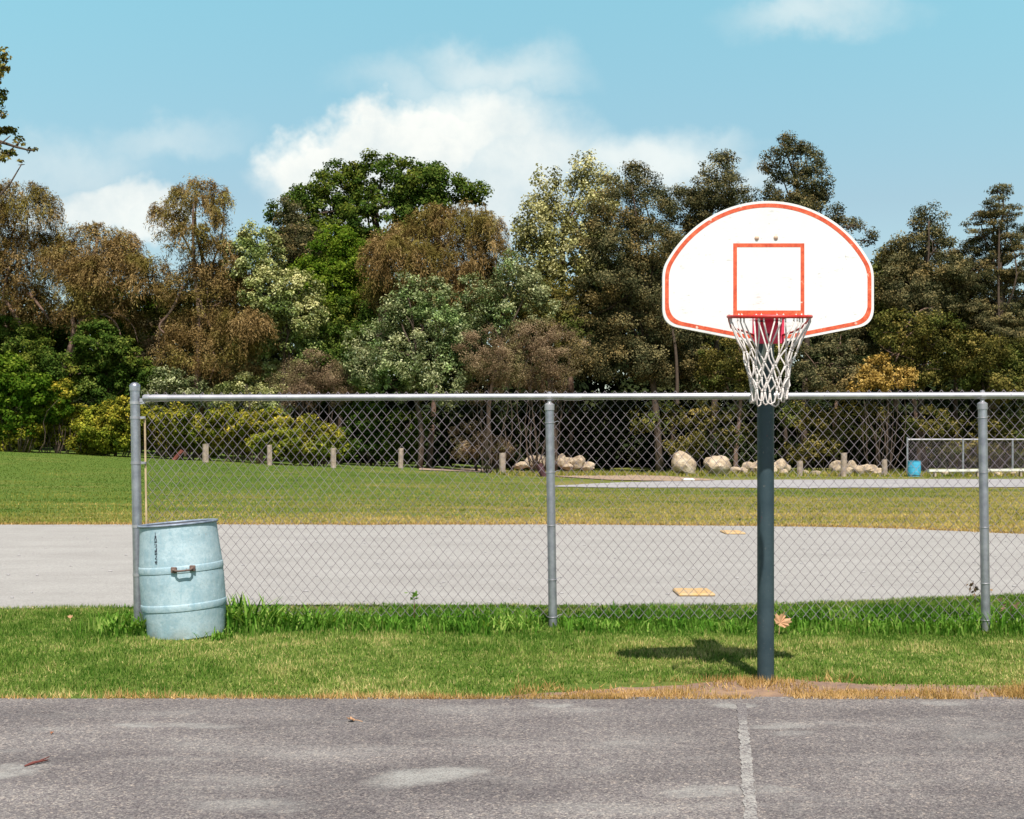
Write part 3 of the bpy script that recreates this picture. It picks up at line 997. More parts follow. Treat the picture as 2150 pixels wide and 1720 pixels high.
def cord(a, b, sag=0.004, r_=cr):
    a, b = Vector(a), Vector(b)
    mid_ = (a + b) / 2 + Vector((rng.normal(0, sag), rng.normal(0, sag), -abs(rng.normal(0, sag))))
    mb.tube([a, a * 0.5 + mid_ * 0.5 + (b - a) * 0.0, mid_, mid_ * 0.5 + b * 0.5, b], r_, 6)


for k in range(nc):
    ang = 2 * math.pi * k / nc + 0.13
    l0 = Vector(rim_pt(ang - 0.055, RR, -0.010))
    l1 = Vector(rim_pt(ang + 0.055, RR, -0.010))
    top = Vector(rim_pt(ang, RR, 0.013))
    inn = (Vector((RX, RD, l0.z)) - l0).normalized() * 0.004
    mb.tube([l0 + Vector((0, 0, -0.02)) + inn, l0 + inn, top, l1 + inn, l1 + Vector((0, 0, -0.02)) + inn], cr, 6)
    cord(l0 + Vector((0, 0, -0.018)) + inn, knot(0, k - 1), 0.003)
    cord(l1 + Vector((0, 0, -0.018)) + inn, knot(0, k), 0.003)
for row in range(3):
    for k in range(nc):
        s = 0 if row % 2 == 0 else -1
        if row % 2 == 0:
            cord(knot(row, k), knot(row + 1, k))
            cord(knot(row, k), knot(row + 1, (k + 1) % nc))
        else:
            cord(knot(row, k), knot(row + 1, k))
            cord(knot(row, k), knot(row + 1, (k - 1) % nc))
for row in range(4):
    for k in range(nc):
        p = knot(row, k)
        mb.lathe([(0.001, -0.008), (0.0066, -0.004), (0.0074, 0.0), (0.0066, 0.004), (0.001, 0.008)], 7, Matrix.Translation(p))
for k in range(nc):
    a, b = knot(3, k), knot(3, (k + 1) % nc)
    drop = 0.062 + rng.uniform(-0.012, 0.02)
    mid_ = (a + b) / 2
    out_ = Vector((mid_.x - RX, mid_.y - RD, 0)).normalized() * 0.006
    mb.tube([a, a * 0.8 + mid_ * 0.2 + Vector((0, 0, -drop * 0.55)), a * 0.6 + mid_ * 0.4 + Vector((0, 0, -drop * 0.92)), mid_ + out_ + Vector((0, 0, -drop * 1.06)),
             b * 0.6 + mid_ * 0.4 + Vector((0, 0, -drop * 0.92)), b * 0.8 + mid_ * 0.2 + Vector((0, 0, -drop * 0.55)), b], cr, 6)
mb.build('net', M['net'], hoop, PB, smooth=True)

# ------------------------------------------------------------------ near chain link fence
FD0, FD1, FD2 = 10.19, 9.97, 9.745
P0 = np.array([(291 - CX) * FD0 / F, FD0])
P1 = np.array([(1161 - CX) * FD1 / F, FD1])
P2 = np.array([(2070 - CX) * FD2 / F, FD2])
dirf = (P2 - P0) / np.linalg.norm(P2 - P0)
span = np.linalg.norm(P2 - P0) / 2
P3 = P2 + dirf * span
nrm = np.array([-dirf[1], dirf[0]])          # away from the camera
RZ = 1.45 + 104.5 * 9.97 / F                   # rail height
fb = (float(P0[0]), float(P0[1]), 0.0)
fence = empty('chain_link_fence', fb, 'galvanised chain link fence with top rail running behind the hoop', 'fence')
lean = -7.5 / 480


def fpt(P, z):
    return (float(P[0]) + lean * z, float(P[1]), z)


zinc = M['zinc']
# end post
mb = MB()
er = 0.0385
ztop = H + (HY - 812) * FD0 / F
mb.tube([fpt(P0, -0.2), fpt(P0, ztop)], er, 20)
ep = mb.build('end_post', zinc, fence, fb, auto=40)
mb = MB()
c = Vector(fpt(P0, ztop))
mb.lathe([(er + 0.004, -0.035), (er + 0.005, 0.0), (er + 0.004, 0.012), (er * 0.8, 0.026), (er * 0.4, 0.034), (0.001, 0.036)], 20, Matrix.Translation(c))
mb.build('post_cap', zinc, ep, fb, smooth=True)
for py in (846, 877, 972, 1105, 1207):
    z = H + (HY - py) * FD0 / F
    c = Vector(fpt(P0, z))
    mb = MB()
    mb.lathe([(er + 0.001, -0.011), (er + 0.004, -0.011), (er + 0.004, 0.011), (er + 0.001, 0.011)], 20, Matrix.Translation(c))
    mb.box(c + Vector((er + 0.022, 0.0, 0)), (0.045, 0.012, 0.02))
    mb.box(c + Vector((er + 0.034, -0.012, 0)), (0.014, 0.014, 0.014))
    mb.build('tension_band', M['zinc_rail'], ep, fb, auto=40)
# tension bar
mb = MB()
tb = P0 + dirf * 0.073
mb.box((float(tb[0]) + lean * 0.95, float(tb[1]) + 0.012, 1.12), (0.015, 0.008, 1.12), M=Matrix.Rotation(R(-0.85), 4, 'Y'))
mb.build('tension_bar', M['tan_bar'], fence, fb)
# line posts
pr2 = 0.0345
for P in (P1, P2, P3):
    mb = MB()
    mb.tube([fpt(P, -0.2), fpt(P, RZ - 0.062)], pr2, 20)
    lp = mb.build('line_post', zinc, fence, fb, auto=40)
    mb = MB()
    c = Vector(fpt(P, RZ - 0.062))
    mb.lathe([(pr2 + 0.001, -0.045), (pr2 + 0.005, -0.045), (pr2 + 0.005, 0.0), (pr2 * 0.7, 0.012), (0.016, 0.016), (0.016, 0.03)], 20, Matrix.Translation(c), cap1=True)
    # ring round the rail
    ring = []
    rc = Vector((c.x + 0.0, c.y, RZ))
    for rr_, w_ in ((0.031, 0.017),):
        prof = [(0.0265, -w_), (rr_, -w_), (rr_, w_), (0.0265, w_)]
        mb.lathe(prof, 20, Matrix.Translation(rc) @ Matrix.Rotation(math.atan2(dirf[1], dirf[0]), 4, 'Z') @ Matrix.Rotation(R(90), 4, 'Y'))
    mb.box(rc + Vector((0, 0, 0.034)), (0.03, 0.03, 0.014), bev=0.004)
    mb.build('loop_cap', M['zinc_rail'], lp, fb, auto=40)
    for z in (1.66, 1.23, 0.80, 0.40, 0.10):
        z = z + rng.uniform(-0.03, 0.03)
        c = Vector(fpt(P, z))
        mb = MB()
        pts = []
        for k in range(15):
            a = math.radians(200 + 200 * k / 14 * 0.9 + 10)
            pts.append(c + Vector(((pr2 + 0.003) * math.cos(a), (pr2 + 0.003) * math.sin(a), 0.004 * k / 14)))
        pts = [pts[0] + Vector((-0.006, 0.03, 0.0))] + pts + [pts[-1] + Vector((0.03, 0.025, 0.012)), pts[-1] + Vector((0.045, 0.035, 0.006))]
        mb.tube(pts, 0.0028, 6)
        mb.build('tie_wire', M['zinc_rail'], lp, fb)
# rail
rr0 = 0.0262
mb = MB()
ra = P0 + dirf * 0.075
rb = P3 + dirf * 0.6
mb.tube([(float(ra[0]) + lean * RZ, float(ra[1]), RZ), (float((ra[0] + rb[0]) / 2) + lean * RZ, float((ra[1] + rb[1]) / 2), RZ + 0.003), (float(rb[0]) + lean * RZ, float(rb[1]), RZ)], rr0, 20)
rail = mb.build('top_rail', M['zinc_rail'], fence, fb, auto=40)
Mrot = Matrix.Rotation(math.atan2(dirf[1], dirf[0]), 4, 'Z') @ Matrix.Rotation(R(90), 4, 'Y')
mb = MB()
for q_ in (0.0,):
    c = Vector((float(ra[0]) + lean * RZ, float(ra[1]), RZ))
    mb.lathe([(0.012, -0.012), (0.024, -0.006), (0.0305, 0.01), (0.0305, 0.05), (0.027, 0.05)], 20, Matrix.Translation(c) @ Mrot)
    mb.box(c + Vector((-0.02, 0, -0.018)), (0.03, 0.012, 0.03))
mb.build('rail_end', M['zinc_rail'], rail, fb, auto=40)
for pxr in (345, 1210):
    w_ = (pxr - 291) / 870
    q_ = P0 + dirf * span * w_
    mb = MB()
    c = Vector((float(q_[0]) + lean * RZ, float(q_[1]), RZ))
    mb.lathe([(rr0 + 0.001, -0.07), (rr0 + 0.003, -0.07), (rr0 + 0.003, 0.07), (rr0 + 0.001, 0.07)], 20, Matrix.Translation(c) @ Mrot)
    mb.build('rail_sleeve', M['zinc_rail'], rail, fb, auto=40)
# rail ties
for k in range(14):
    q_ = P0 + dirf * (0.55 + 0.72 * k)
    c = Vector((float(q_[0]) + lean * RZ, float(q_[1]), RZ))
    mb = MB()
    pts = [c + Mrot.to_3x3() @ Vector((0.029 * math.cos(a), 0.029 * math.sin(a), 0.004 * math.sin(3 * a))) for a in np.linspace(0, 5.4, 16)]
    mb.tube(pts, 0.0026, 6)
    mb.build('tie_wire', M['zinc_rail'], rail, fb)


def chain_mesh(origin, d, length, z0, z1, p, q, r_, off, leanv=0.0, ns=5, jit=0.0):
    """woven diamond mesh: every wire a zigzag standing upright"""
    mb = MB()
    d = np.array(d)
    nv = np.array([-d[1], d[0]])
    nw = int(length / (p / 2))
    nk = int((z1 - z0) / (q / 2))
    fl = 0.004
    for i in range(nw):
        pts = []
        for k in range(nk + 1):
            col = i if (i + k) % 2 == 0 else i + 1
            s = col * p / 2
            z = z1 - k * q / 2
            sgn = 1 if col == i else -1
            sx_ = s + (-0.0012 if col == i else 0.0012)
            wob = jit * (math.sin(s * 1.7 + z * 1.3) + 0.6 * math.sin(s * 4.1 - z * 2.2))
            yo = off + 0.0026 * sgn + wob * 1.6
            b = origin + d * (sx_ + wob) + nv * yo
            pts.append((float(b[0]) + leanv * z, float(b[1]), z + wob * 0.6))
        mb.tube(pts, r_, ns, caps=False)
    return mb


cm = chain_mesh(P0 + dirf * 0.073, dirf, np.linalg.norm(P3 - P0) + 0.5, 0.02, RZ + 0.048, 0.0805, 0.0965, 0.00235, 0.046, lean, 5, 0.0055)
cm.build('wire_mesh', M['wire'], fence, fb, smooth=True)


# ------------------------------------------------------------------ barrels
def barrel(name, base, hgt, radii, tilt, mat, label, cat, group=None, handle=False, n=64, dent=0.0):
    """radii: list of (height fraction, radius); tilt about the viewing axis, leaning left when positive"""
    root = empty(name, base, label, cat, group)
    T = Matrix.Rotation(-tilt, 4, 'Y')
    hs = [a for a, _ in radii]
    rs = [b for _, b in radii]

    def rad(h_):
        return float(np.interp(h_ / hgt, hs, rs))
    prof = []
    rings = [(0.285, 0.052), (0.615, 0.052)]
    hh = sorted(set([0.0, 0.012, 0.03] + list(np.linspace(0.05, 0.985, 36) * hgt) + [hgt]))
    for h_ in hh:
        if any(abs(h_ - rc * hgt) < rw / 2 + 0.004 for rc, rw in rings):
            continue
        r_ = rad(h_)
        if h_ < 0.011:
            r_ -= 0.012
        prof.append((h_, r_))
    for rc, rw in rings:
        a, b = rc * hgt - rw / 2, rc * hgt + rw / 2
        for h_, e in ((a - 0.003, 0.0), (a - 0.001, -0.003), (a + 0.001, 0.0035), (a + 0.004, 0.0045), (b - 0.010, 0.0045), (b - 0.003, 0.003), (b + 0.001, 0.0)):
            prof.append((h_, rad(h_) + e))
    prof.sort()
    mb = MB()
    pr_ = [(r_, h_) for h_, r_ in prof]
    mb.lathe(pr_, n, T, cap0=True)
    if dent:
        g = np.random.default_rng(5)
        vs = []
        for (a, b, c_) in mb.v:
            th = math.atan2(b, a)
            w = dent * (math.sin(2 * th + 1 + 3 * c_) + 0.6 * math.sin(3 * th - 5 * c_) + 0.4 * math.sin(5 * th + 9 * c_))
            vs.append((a * (1 + w), b * (1 + w), c_))
        mb.v = vs
    mb.build('shell', mat, root, auto=35)
    mb = MB()
    rt = rad(hgt)
    mb.lathe([(rt - 0.004, hgt), (rt - 0.006, hgt * 0.6), (rt - 0.006, 0.06), (0.001, 0.05)], n, T)
    mb.build('inside', M['barrel_inside'], root, smooth=True)
    mb = MB()
    k_ = 0.010 if handle else 0.014
    ring = [T @ Vector(((rt + 0.004) * math.cos(2 * math.pi * k / n), (rt + 0.004) * math.sin(2 * math.pi * k / n), hgt)) for k in range(n)]
    mb.tube(ring, k_, 10, closed=True)
    mb.build('rim', M['barrel_rim'] if handle else mat, root, smooth=True)
    return root, T, rad


BH = 0.872
broot, BT, brad = barrel('trash_barrel', (BARREL_X, BARREL_Y, -0.012), BH,
                         [(0, 0.289), (0.06, 0.296), (0.28, 0.317), (0.5, 0.317), (0.66, 0.312), (0.85, 0.297), (1.0, 0.290)], R(4.4), M['barrel'],
                         'pale blue open trash barrel leaning against the fence end post', 'trash barrel', None, True, 72, 0.004)


def on_barrel(ang, h_, off=0.0):
    r_ = brad(h_) + off
    return BT @ Vector((r_ * math.cos(ang), r_ * math.sin(ang), h_))


# handle
mb = MB()
hz = 0.617 * BH
a_l, a_r = R(270 + 5.5), R(270 + 29.5)
am = (a_l + a_r) / 2
pl, pr_h = on_barrel(a_l, hz, 0.012), on_barrel(a_r, hz, 0.012)
outv = BT @ Vector((math.cos(am) * 0.042, math.sin(am) * 0.042, 0))
along = (pr_h - pl).normalized() * 0.012
mb.tube([pl, pl + outv * 0.75 + along + Vector((0, 0, -0.004)), pl * 0.8 + pr_h * 0.2 + outv + Vector((0, 0, -0.007)), pl * 0.2 + pr_h * 0.8 + outv + Vector((0, 0, -0.007)), pr_h + outv * 0.75 - along + Vector((0, 0, -0.004)), pr_h], 0.008, 8)
hd = mb.build('handle', M['rust'], broot, smooth=True)
for p in (pl, pr_h):
    mb = MB()
    mb.box(p + BT @ Vector((0, -0.002, 0.002)), (0.044, 0.016, 0.044), bev=0.004)
    mb.lathe([(0.010, 0), (0.010, 0.006), (0.005, 0.01), (0.001, 0.0105)], 10, Matrix.Translation(p + Vector((0, -0.010, 0.002))) @ Matrix.Rotation(R(90), 4, 'X'))
    mb.build('bracket', M['rust'], hd)
# worn stencil marks running down the side
mb = MB()


def mark(a0, a1, h0, h1):
    vs = [on_barrel(a0, h0, 0.0025), on_barrel(a1, h0, 0.0025), on_barrel(a1, h1, 0.0025), on_barrel(a0, h1, 0.0025)]
    mb.add(vs, [(0, 1, 2, 3)])


ac = R(270 - 20.0)
sa = 0.046
marks = [(-.2, .2, .815, .845), (-.5, .1, .795, .815), (.15, .6, .79, .815), (-.7, -.25, .775, .795), (.2, .75, .772, .79), (-.8, .8, .757, .768),
         (-.7, -.2, .735, .75), (.2, .7, .722, .745), (-.6, -.1, .715, .725), (.3, .75, .70, .716), (-.75, -.1, .672, .692), (.0, .7, .676, .70), (-.8, .3, .655, .665), (.35, .8, .655, .672),
         (-.1, .5, .63, .648), (-.6, .0, .615, .628), (.2, .7, .605, .622), (-.8, .75, .588, .598), (-.5, -.1, .575, .586), (.1, .6, .572, .582)]
for a0_, a1_, h0_, h1_ in marks:
    mark(ac + a0_ * sa, ac + a1_ * sa, h0_ * BH + 0.105 * BH, h1_ * BH + 0.105 * BH)
mb.build('stencil_lettering', M['stencil'], broot)

# ------------------------------------------------------------------ bases on the infield
for (xa, xb, ya, yb, lab) in ((1417, 1495, 1242, 1254, 'worn yellow base plate lying on the near side of the infield'),
                              (1517, 1559, 1117.5, 1123, 'small yellow base plate near the far edge of the infield')):
    n0, n1, f0, f1 = gp(xa, yb), gp(xb, yb), gp(xa + 2, ya), gp(xb - 2, ya)
    cc = (n0 + n1 + f0 + f1) / 4
    mb = MB()
    mb.box((0, 0, 0.016), (float(n1[0] - n0[0]), float(f0[1] - n0[1]), 0.032), bev=0.012)
    o = mb.build('base_plate', M['base_yellow'], None, (0, 0, 0))
    o.location = (cc[0], cc[1], 0.004)
    tag(o, lab, 'base', 'yellow bases on the infield')


mb = MB()
gst = np.random.default_rng(77)
for _ in range(420):
    x_ = gst.uniform(-9, 9)
    y_ = gst.uniform(11.2, 21.0)
    if y_ < np.interp(x_, [p[0] for p in SN], [p[1] for p in SN]) + 0.1 or y_ > np.interp(x_, [p[0] for p in SF], [p[1] for p in SF]) - 0.1:
        continue
    r_ = gst.uniform(0.006, 0.022)
    mb.lathe([(r_ * 0.7, 0.0), (r_, r_ * 0.35), (r_ * 0.6, r_ * 0.75), (0.001, r_ * 0.85)], 6, Matrix.Translation((x_, y_, 0.005)) @ Matrix.Rotation(gst.uniform(0, 6), 4, 'Z') @ Matrix.Diagonal((1.3, 0.8, 1, 1)))
tag(mb.build('gravel', M['road']), 'scattered small stones lying on the infield', 'gravel', None, 'stuff')

# ------------------------------------------------------------------ leaves, twig
def lobed_leaf(name, loc, size, rot, mat, label, lobes=5):
    mb = MB()
    half = [(90, 1.0), (80, .70), (70, .74), (60, .56), (44, .88), (36, .74), (25, .92), (14, .62), (2, .72), (-12, .56), (-35, .50), (-62, .26)]
    ol = half + [(180 - a, r_ * 0.94) for a, r_ in half[::-1][:-1]]
    ol = sorted([(a % 360, r_) for a, r_ in ol])
    n = len(ol)
    pts = [(size * r_ * math.cos(R(a)), size * r_ * math.sin(R(a))) for a, r_ in ol]
    rm = rot.to_matrix().to_4x4()
    top, bot = [], []
    for x_, y_ in pts:
        z_ = 0.35 * (x_ ** 2 + y_ ** 2) / size + 0.12 * size * math.sin(9 * x_ / size + 5 * y_ / size)
        top.append(rm @ Vector((x_, y_, z_)))
        bot.append(rm @ Vector((x_, y_, z_ - 0.0015)))
    cv = [rm @ Vector((0, 0, 0)), rm @ Vector((0, 0, -0.0015))]
    vs = top + bot + cv
    fs = [(k, (k + 1) % n, 2 * n) for k in range(n)] + [(n + (k + 1) % n, n + k, 2 * n + 1) for k in range(n)] + [(k, n + k, n + (k + 1) % n, (k + 1) % n) for k in range(n)]
    mb.add(vs, fs)
    mb.tube([rm @ Vector((0, 0, 0)), rm @ Vector((0.1 * size, -0.8 * size, 0.1 * size)), rm @ Vector((0.15 * size, -1.5 * size, 0))], 0.0018, 5)
    o = mb.build(name, mat, None, (0, 0, 0))
    o.location = tuple(float(c) for c in loc)
    return tag(o, label, 'leaf', 'fallen leaves')


from mathutils import Euler
p = at(1638, 1308, 9.55)
lobed_leaf('fallen_leaf', p, 0.098, Euler((R(72), R(24), R(8))), M['leaf_tan'], 'large tan maple leaf standing in the grass just right of the hoop pole')
p = at(1820, 1320, 9.7)
lobed_leaf('fallen_leaf', p, 0.035, Euler((R(55), R(10), R(60))), M['leaf_rust'], 'small rust coloured leaf in the grass between hoop pole and rightmost fence post')
p = gp(147, 1309)
lobed_leaf('fallen_leaf', p + np.array([0, 0, 0.05]), 0.028, Euler((R(40), R(0), R(20))), M['leaf_tan'], 'tiny tan leaf lying in the mown grass left of the trash barrel')
p = gp(740, 1519)
lobed_leaf('fallen_leaf', p + np.array([0, 0, 0.018]), 0.036, Euler((R(8), R(6), R(80))), M['leaf_tan'], 'tan leaf lying alone on the asphalt court')
p = gp(108, 1545)
lobed_leaf('fallen_leaf', p + np.array([0, 0, 0.016]), 0.012, Euler((R(10), R(0), R(10))), M['leaf_rust'], 'small brown leaf lying on the asphalt above the twig')
mb = MB()
a, b = gp(52, 1614), gp(101, 1603)
mid_ = (a + b) / 2
mb.tube([a + np.array([0, 0, .012]), mid_ * .6 + a * .4 + np.array([0, .01, .016]), mid_ + np.array([0, -.01, .02]), b + np.array([0, 0, .016])], [0.004, 0.007, 0.006, 0.003], 8)
mb.tube([mid_ + np.array([0, 0, .018]), mid_ + np.array([.04, .05, .03])], [0.004, 0.002], 6)
o = mb.build('twig', M['red_timber'], None, tuple(float(c) for c in a), smooth=True)
tag(o, 'short reddish brown twig lying on the pale worn patch of the court', 'twig')


# ------------------------------------------------------------------ posts, rocks and far fence
def timber_post(name, px, pyb, hpx, wpx, mat, label, cat, group=None, tilt=0.0, top_slope=0.05, D=None):
    b = hit(px, pyb) if D is None else np.array([(px - CX) * D / F, D, float(terrain((px - CX) * D / F, D))])
    s = b[1] / F
    w_, h_ = wpx * s, hpx * s
    mb = MB()
    T = Matrix.Rotation(tilt, 4, 'Y')
    g = np.random.default_rng(int(px))
    vs, fs = [], []
    for j, z in enumerate(np.linspace(-0.15, h_, 7)):
        for k in range(8):
            a = 2 * math.pi * (k + 0.5) / 8
            r_ = w_ / 2 * (1.06 if k % 2 else 1.0) * (1 + g.normal(0, 0.035))
            zz = z + (top_slope * w_ * math.cos(a) if j == 6 else 0)
            sq = max(abs(math.cos(a)), abs(math.sin(a)))
            vs.append(T @ Vector((r_ * math.cos(a) / sq, r_ * math.sin(a) / sq, zz)))
    for j in range(6):
        for k in range(8):
            fs.append((j * 8 + k, j * 8 + (k + 1) % 8, j * 8 + 8 + (k + 1) % 8, j * 8 + 8 + k))
    fs.append(tuple(48 + k for k in range(8)))
    mb.add(vs, fs)
    o = mb.build(name, mat, None, (0, 0, 0))
    o.location = tuple(float(c) for c in b)
    return tag(o, label, cat, group)


BG = 'weathered timber bollards along the wood edge'
timber_post('timber_bollard', 432, 969, 39, 12, M['timber'], 'grey timber bollard before the yellow hedge, nearest to the barrel', 'bollard', BG, D=58.0)
timber_post('timber_bollard', 566, 973, 43, 10, M['timber'], 'slim grey timber bollard before the yellow hedge, second from the barrel', 'bollard', BG, D=58.0)
timber_post('timber_bollard', 700, 979, 42, 11, M['timber'], 'grey timber bollard at the right end of the yellow hedge', 'bollard', BG, D=58.0)
timber_post('timber_bollard', 841, 983, 42, 10, M['timber'], 'timber bollard standing alone before the dark wood, left of the path', 'bollard', BG, 0.03)
timber_post('timber_bollard', 1055, 996, 45, 12, M['timber'], 'thick timber bollard at the dirt path beside the left rock heap', 'bollard', BG)
timber_post('timber_bollard', 1679, 1000, 32, 11, M['timber'], 'short squat timber bollard just right of the hoop pole', 'bollard', BG)
timber_post('timber_bollard', 1771, 1001, 50, 11, M['timber'], 'tallest pale timber bollard, in front of the right rock heap', 'bollard', BG, 0.02)
timber_post('timber_bollard', 1857, 1000, 35, 10, M['timber'], 'timber bollard at the right end of the right rock heap', 'bollard', BG)
timber_post('timber_bollard', 23, 948, 24, 8, M['red_timber'], 'dark red timber bollard before the hedge at the left edge', 'bollard', BG)
timber_post('leaning_post', 366, 966, 26, 9, M['red_timber'], 'red timber stake leaning over in front of the yellow hedge', 'stake', None, R(42))
timber_post('leaning_post', 1142, 1001, 28, 13, M['dark_timber'], 'dark brown stump leaning beside the dirt path and the middle fence post', 'stump', None, R(-22))


def rock(px, pyb, wpx, hpx, label, group, seed, depth=0.0, sharp=6, egg=0.0):
    g = np.random.default_rng(seed)
    b = hit(px, pyb)
    if b[1] < 14 or b[1] > 64:
        b = at(px, pyb, 64.0)
    D = b[1] + depth
    s = D / F
    w_, h_ = wpx * s / 2, hpx * s / 2
    import bmesh
    bm = bmesh.new()
    bmesh.ops.create_icosphere(bm, subdivisions=3, radius=1.0)
    co = np.array([v.co[:] for v in bm.verts])
    for _ in range(sharp):
        nrm_ = unit(g.normal(size=3))
        lim_ = g.uniform(0.55, 0.88)
        dd = co @ nrm_
        co = co - np.maximum(dd - lim_, 0)[:, None] * nrm_ * 0.85
    ph = g.random(9) * 6
    co *= (1 + 0.05 * np.sin(co[:, :1] * 5 + ph[0]) + 0.035 * np.sin(co[:, :1] * 11 + co[:, 2:] * 9 + ph[3]) + 0.025 * np.sin(co[:, 1:2] * 17 + co[:, 2:] * 13 + ph[4]) + 0.05 * np.sin(co[:, 1:2] * 6 + ph[1]) + 0.04 * np.sin(co[:, 2:] * 7 + ph[2]))
    co[:, 0] += egg * co[:, 2]
    mn, mx = co.min(0), co.max(0)
    co = (co - (mn + mx) / 2) / ((mx - mn) / 2)
    co[:, 0] *= w_
    co[:, 1] *= (w_ + h_) / 2 * 0.9
    co[:, 2] = co[:, 2] * h_ * 1.08 + h_ * 0.92
    for v, c_ in zip(bm.verts, co):
        v.co = c_
    me = bpy.data.meshes.new('rock')
    bm.to_mesh(me)
    bm.free()
    me.polygons.foreach_set('use_smooth', [True] * len(me.polygons))
    me.set_sharp_from_angle(angle=R(32))
    me.materials.append(M['rock'])
    o = bpy.data.objects.new('boulder' if hpx > 40 else 'rock', me)
    SC.collection.objects.link(o)
    o.location = (float((px - CX) * s), float(D), float(max(terrain(b[0], D), H + (HY - pyb) * s)))
    return tag(o, label, 'boulder' if hpx > 40 else 'rock', group)


rock(1437, 999, 53, 53, 'tall rounded brown boulder standing apart left of the hoop pole', 'boulders at the wood edge', 3, sharp=5, egg=-0.15)
rock(1507, 999, 60, 43, 'broad pale domed boulder beside the tall brown one', 'boulders at the wood edge', 8, sharp=5)
ORD = ['first', 'second', 'third', 'fourth', 'fifth', 'sixth', 'seventh', 'eighth', 'ninth', 'tenth', 'eleventh', 'twelfth', 'thirteenth']
heaps = [
    ('heap crossed by the middle fence post', 'rocks in the left heap',
     [(1095, 984, 40, 15), (1118, 983, 34, 28), (1132, 976, 30, 22), (1150, 984, 34, 22), (1178, 978, 26, 26), (1196, 988, 46, 28), (1212, 982, 34, 26), (1232, 987, 34, 18)]),
    ('heap behind the hoop pole', 'rocks in the middle heap',
     [(1545, 996, 26, 16), (1560, 999, 24, 18), (1572, 995, 34, 26), (1588, 998, 30, 30), (1600, 988, 32, 26), (1616, 999, 34, 26), (1634, 994, 36, 32), (1645, 999, 20, 14), (1650, 990, 24, 16)]),
    ('heap with the tallest bollard in front', 'rocks in the right heap',
     [(1758, 994, 34, 28), (1776, 999, 30, 18), (1790, 996, 28, 30), (1805, 999, 26, 22), (1818, 994, 30, 20), (1832, 997, 30, 22), (1843, 999, 22, 16)])]
sd = 20
for where, grp, lst in heaps:
    for i, (px, py, w_, h_) in enumerate(sorted(lst)):
        sd += 1
        rock(px, py, w_, h_, 'tan rock, %s from the left in the %s' % (ORD[i], where), grp, sd, depth=rng.uniform(-0.2, 0.9), sharp=9)
for px, py, w_, h_, lab in ((1690, 998, 18, 11, 'small tan rock touching the squat bollard'), (1713, 999, 22, 11, 'low tan rock alone in the grass right of the squat bollard'),
                            (1985, 999, 16, 10, 'small pale rock under the left end of the white bench'), (2096, 999, 18, 8, 'small pale rock under the bench, left of the pair near the right edge'),
                            (2132, 999, 26, 9, 'widest low pale rock under the bench at the right edge')):
    sd += 1
    rock(px, py, w_, h_, lab, 'small rocks along the verge', sd)
mb = MB()
mb.box((0, 0, 0.05), (0.5, 0.35, 0.12), bev=0.04)
o = mb.build('stone_slab', M['white_paint'], None)
p = hit(1445, 1011)
o.location = (float(p[0]), float(p[1]), float(p[2]) + 0.02)
tag(o, 'flat white slab at the road edge below the tall boulder', 'slab')

# far fence, barrel and bench
FF = 62.0
ffb = tuple(float(c) for c in (bx(1905, FF), FF, 0))
ff = empty('chain_link_fence', ffb, 'distant chain link fence panel before the trees at the right edge', 'fence')
fz = H + (HY - 923) * FF / F
for px, extra in ((1905, 0.12), (2022, 0.0), (2126, 0.0), (2240, 0), (2350, 0)):
    mb = MB()
    mb.tube([(bx(px, FF), FF, -0.1), (bx(px, FF), FF, fz + extra)], 0.05, 10)
    mb.build('line_post', M['zinc'], ff, ffb, auto=40)
mb = MB()
mb.tube([(bx(1905, FF), FF, fz), (bx(2360, FF), FF, fz)], 0.042, 10)
mb.build('top_rail', M['zinc_rail'], ff, ffb, auto=40)
cm = chain_mesh(np.array([bx(1905, FF), FF]), (1.0, 0.0), bx(2360, FF) - bx(1905, FF), 0.05, fz + 0.02, 0.13, 0.155, 0.0045, 0.05, 0, 3)
cm.build('wire_mesh', M['wire'], ff, ffb)
p = hit(1919, 1001)
barrel('trash_barrel', (bx(1919, p[1]), p[1], -0.01), 33 * p[1] / F, [(0, 0.285), (0.3, 0.31), (0.6, 0.31), (1, 0.30)], R(-1.0), M['barrel_blue'],
       'bright blue dented trash barrel standing beside the distant fence', 'trash barrel', None, False, 32, 0.012)
p = hit(1950, 1000)
bD = 59.5
bb = (bx(1950, bD), bD, 0.0)
bench = empty('bench', bb, 'long low white plank bench in front of the distant fence', 'bench')
mb = MB()
za, zb = H + (HY - 988) * bD / F, H + (HY - 985.5) * bD / F
xa, xb = bx(1951, bD), bx(2330, bD)
mb.add([(xa, bD, za - .06), (xb, bD, zb - .06), (xb, bD + .28, zb - .06), (xa, bD + .28, za - .06), (xa, bD, za + .05), (xb, bD, zb + .05), (xb, bD + .28, zb + .05), (xa, bD + .28, za + .05)],
       [(3, 2, 1, 0), (4, 5, 6, 7), (0, 1, 5, 4), (1, 2, 6, 5), (2, 3, 7, 6), (3, 0, 4, 7)])
mb.build('plank', M['white_paint'], bench, bb)
for px in (1965, 2055, 2145, 2240):
    mb = MB()
    mb.box((bx(px, bD), bD + 0.14, 0.10), (0.09, 0.2, 0.36))
    mb.build('leg', M['timber'], bench, bb)


# ------------------------------------------------------------------ trees
QUAL = 1.0
LEAVES = [0]


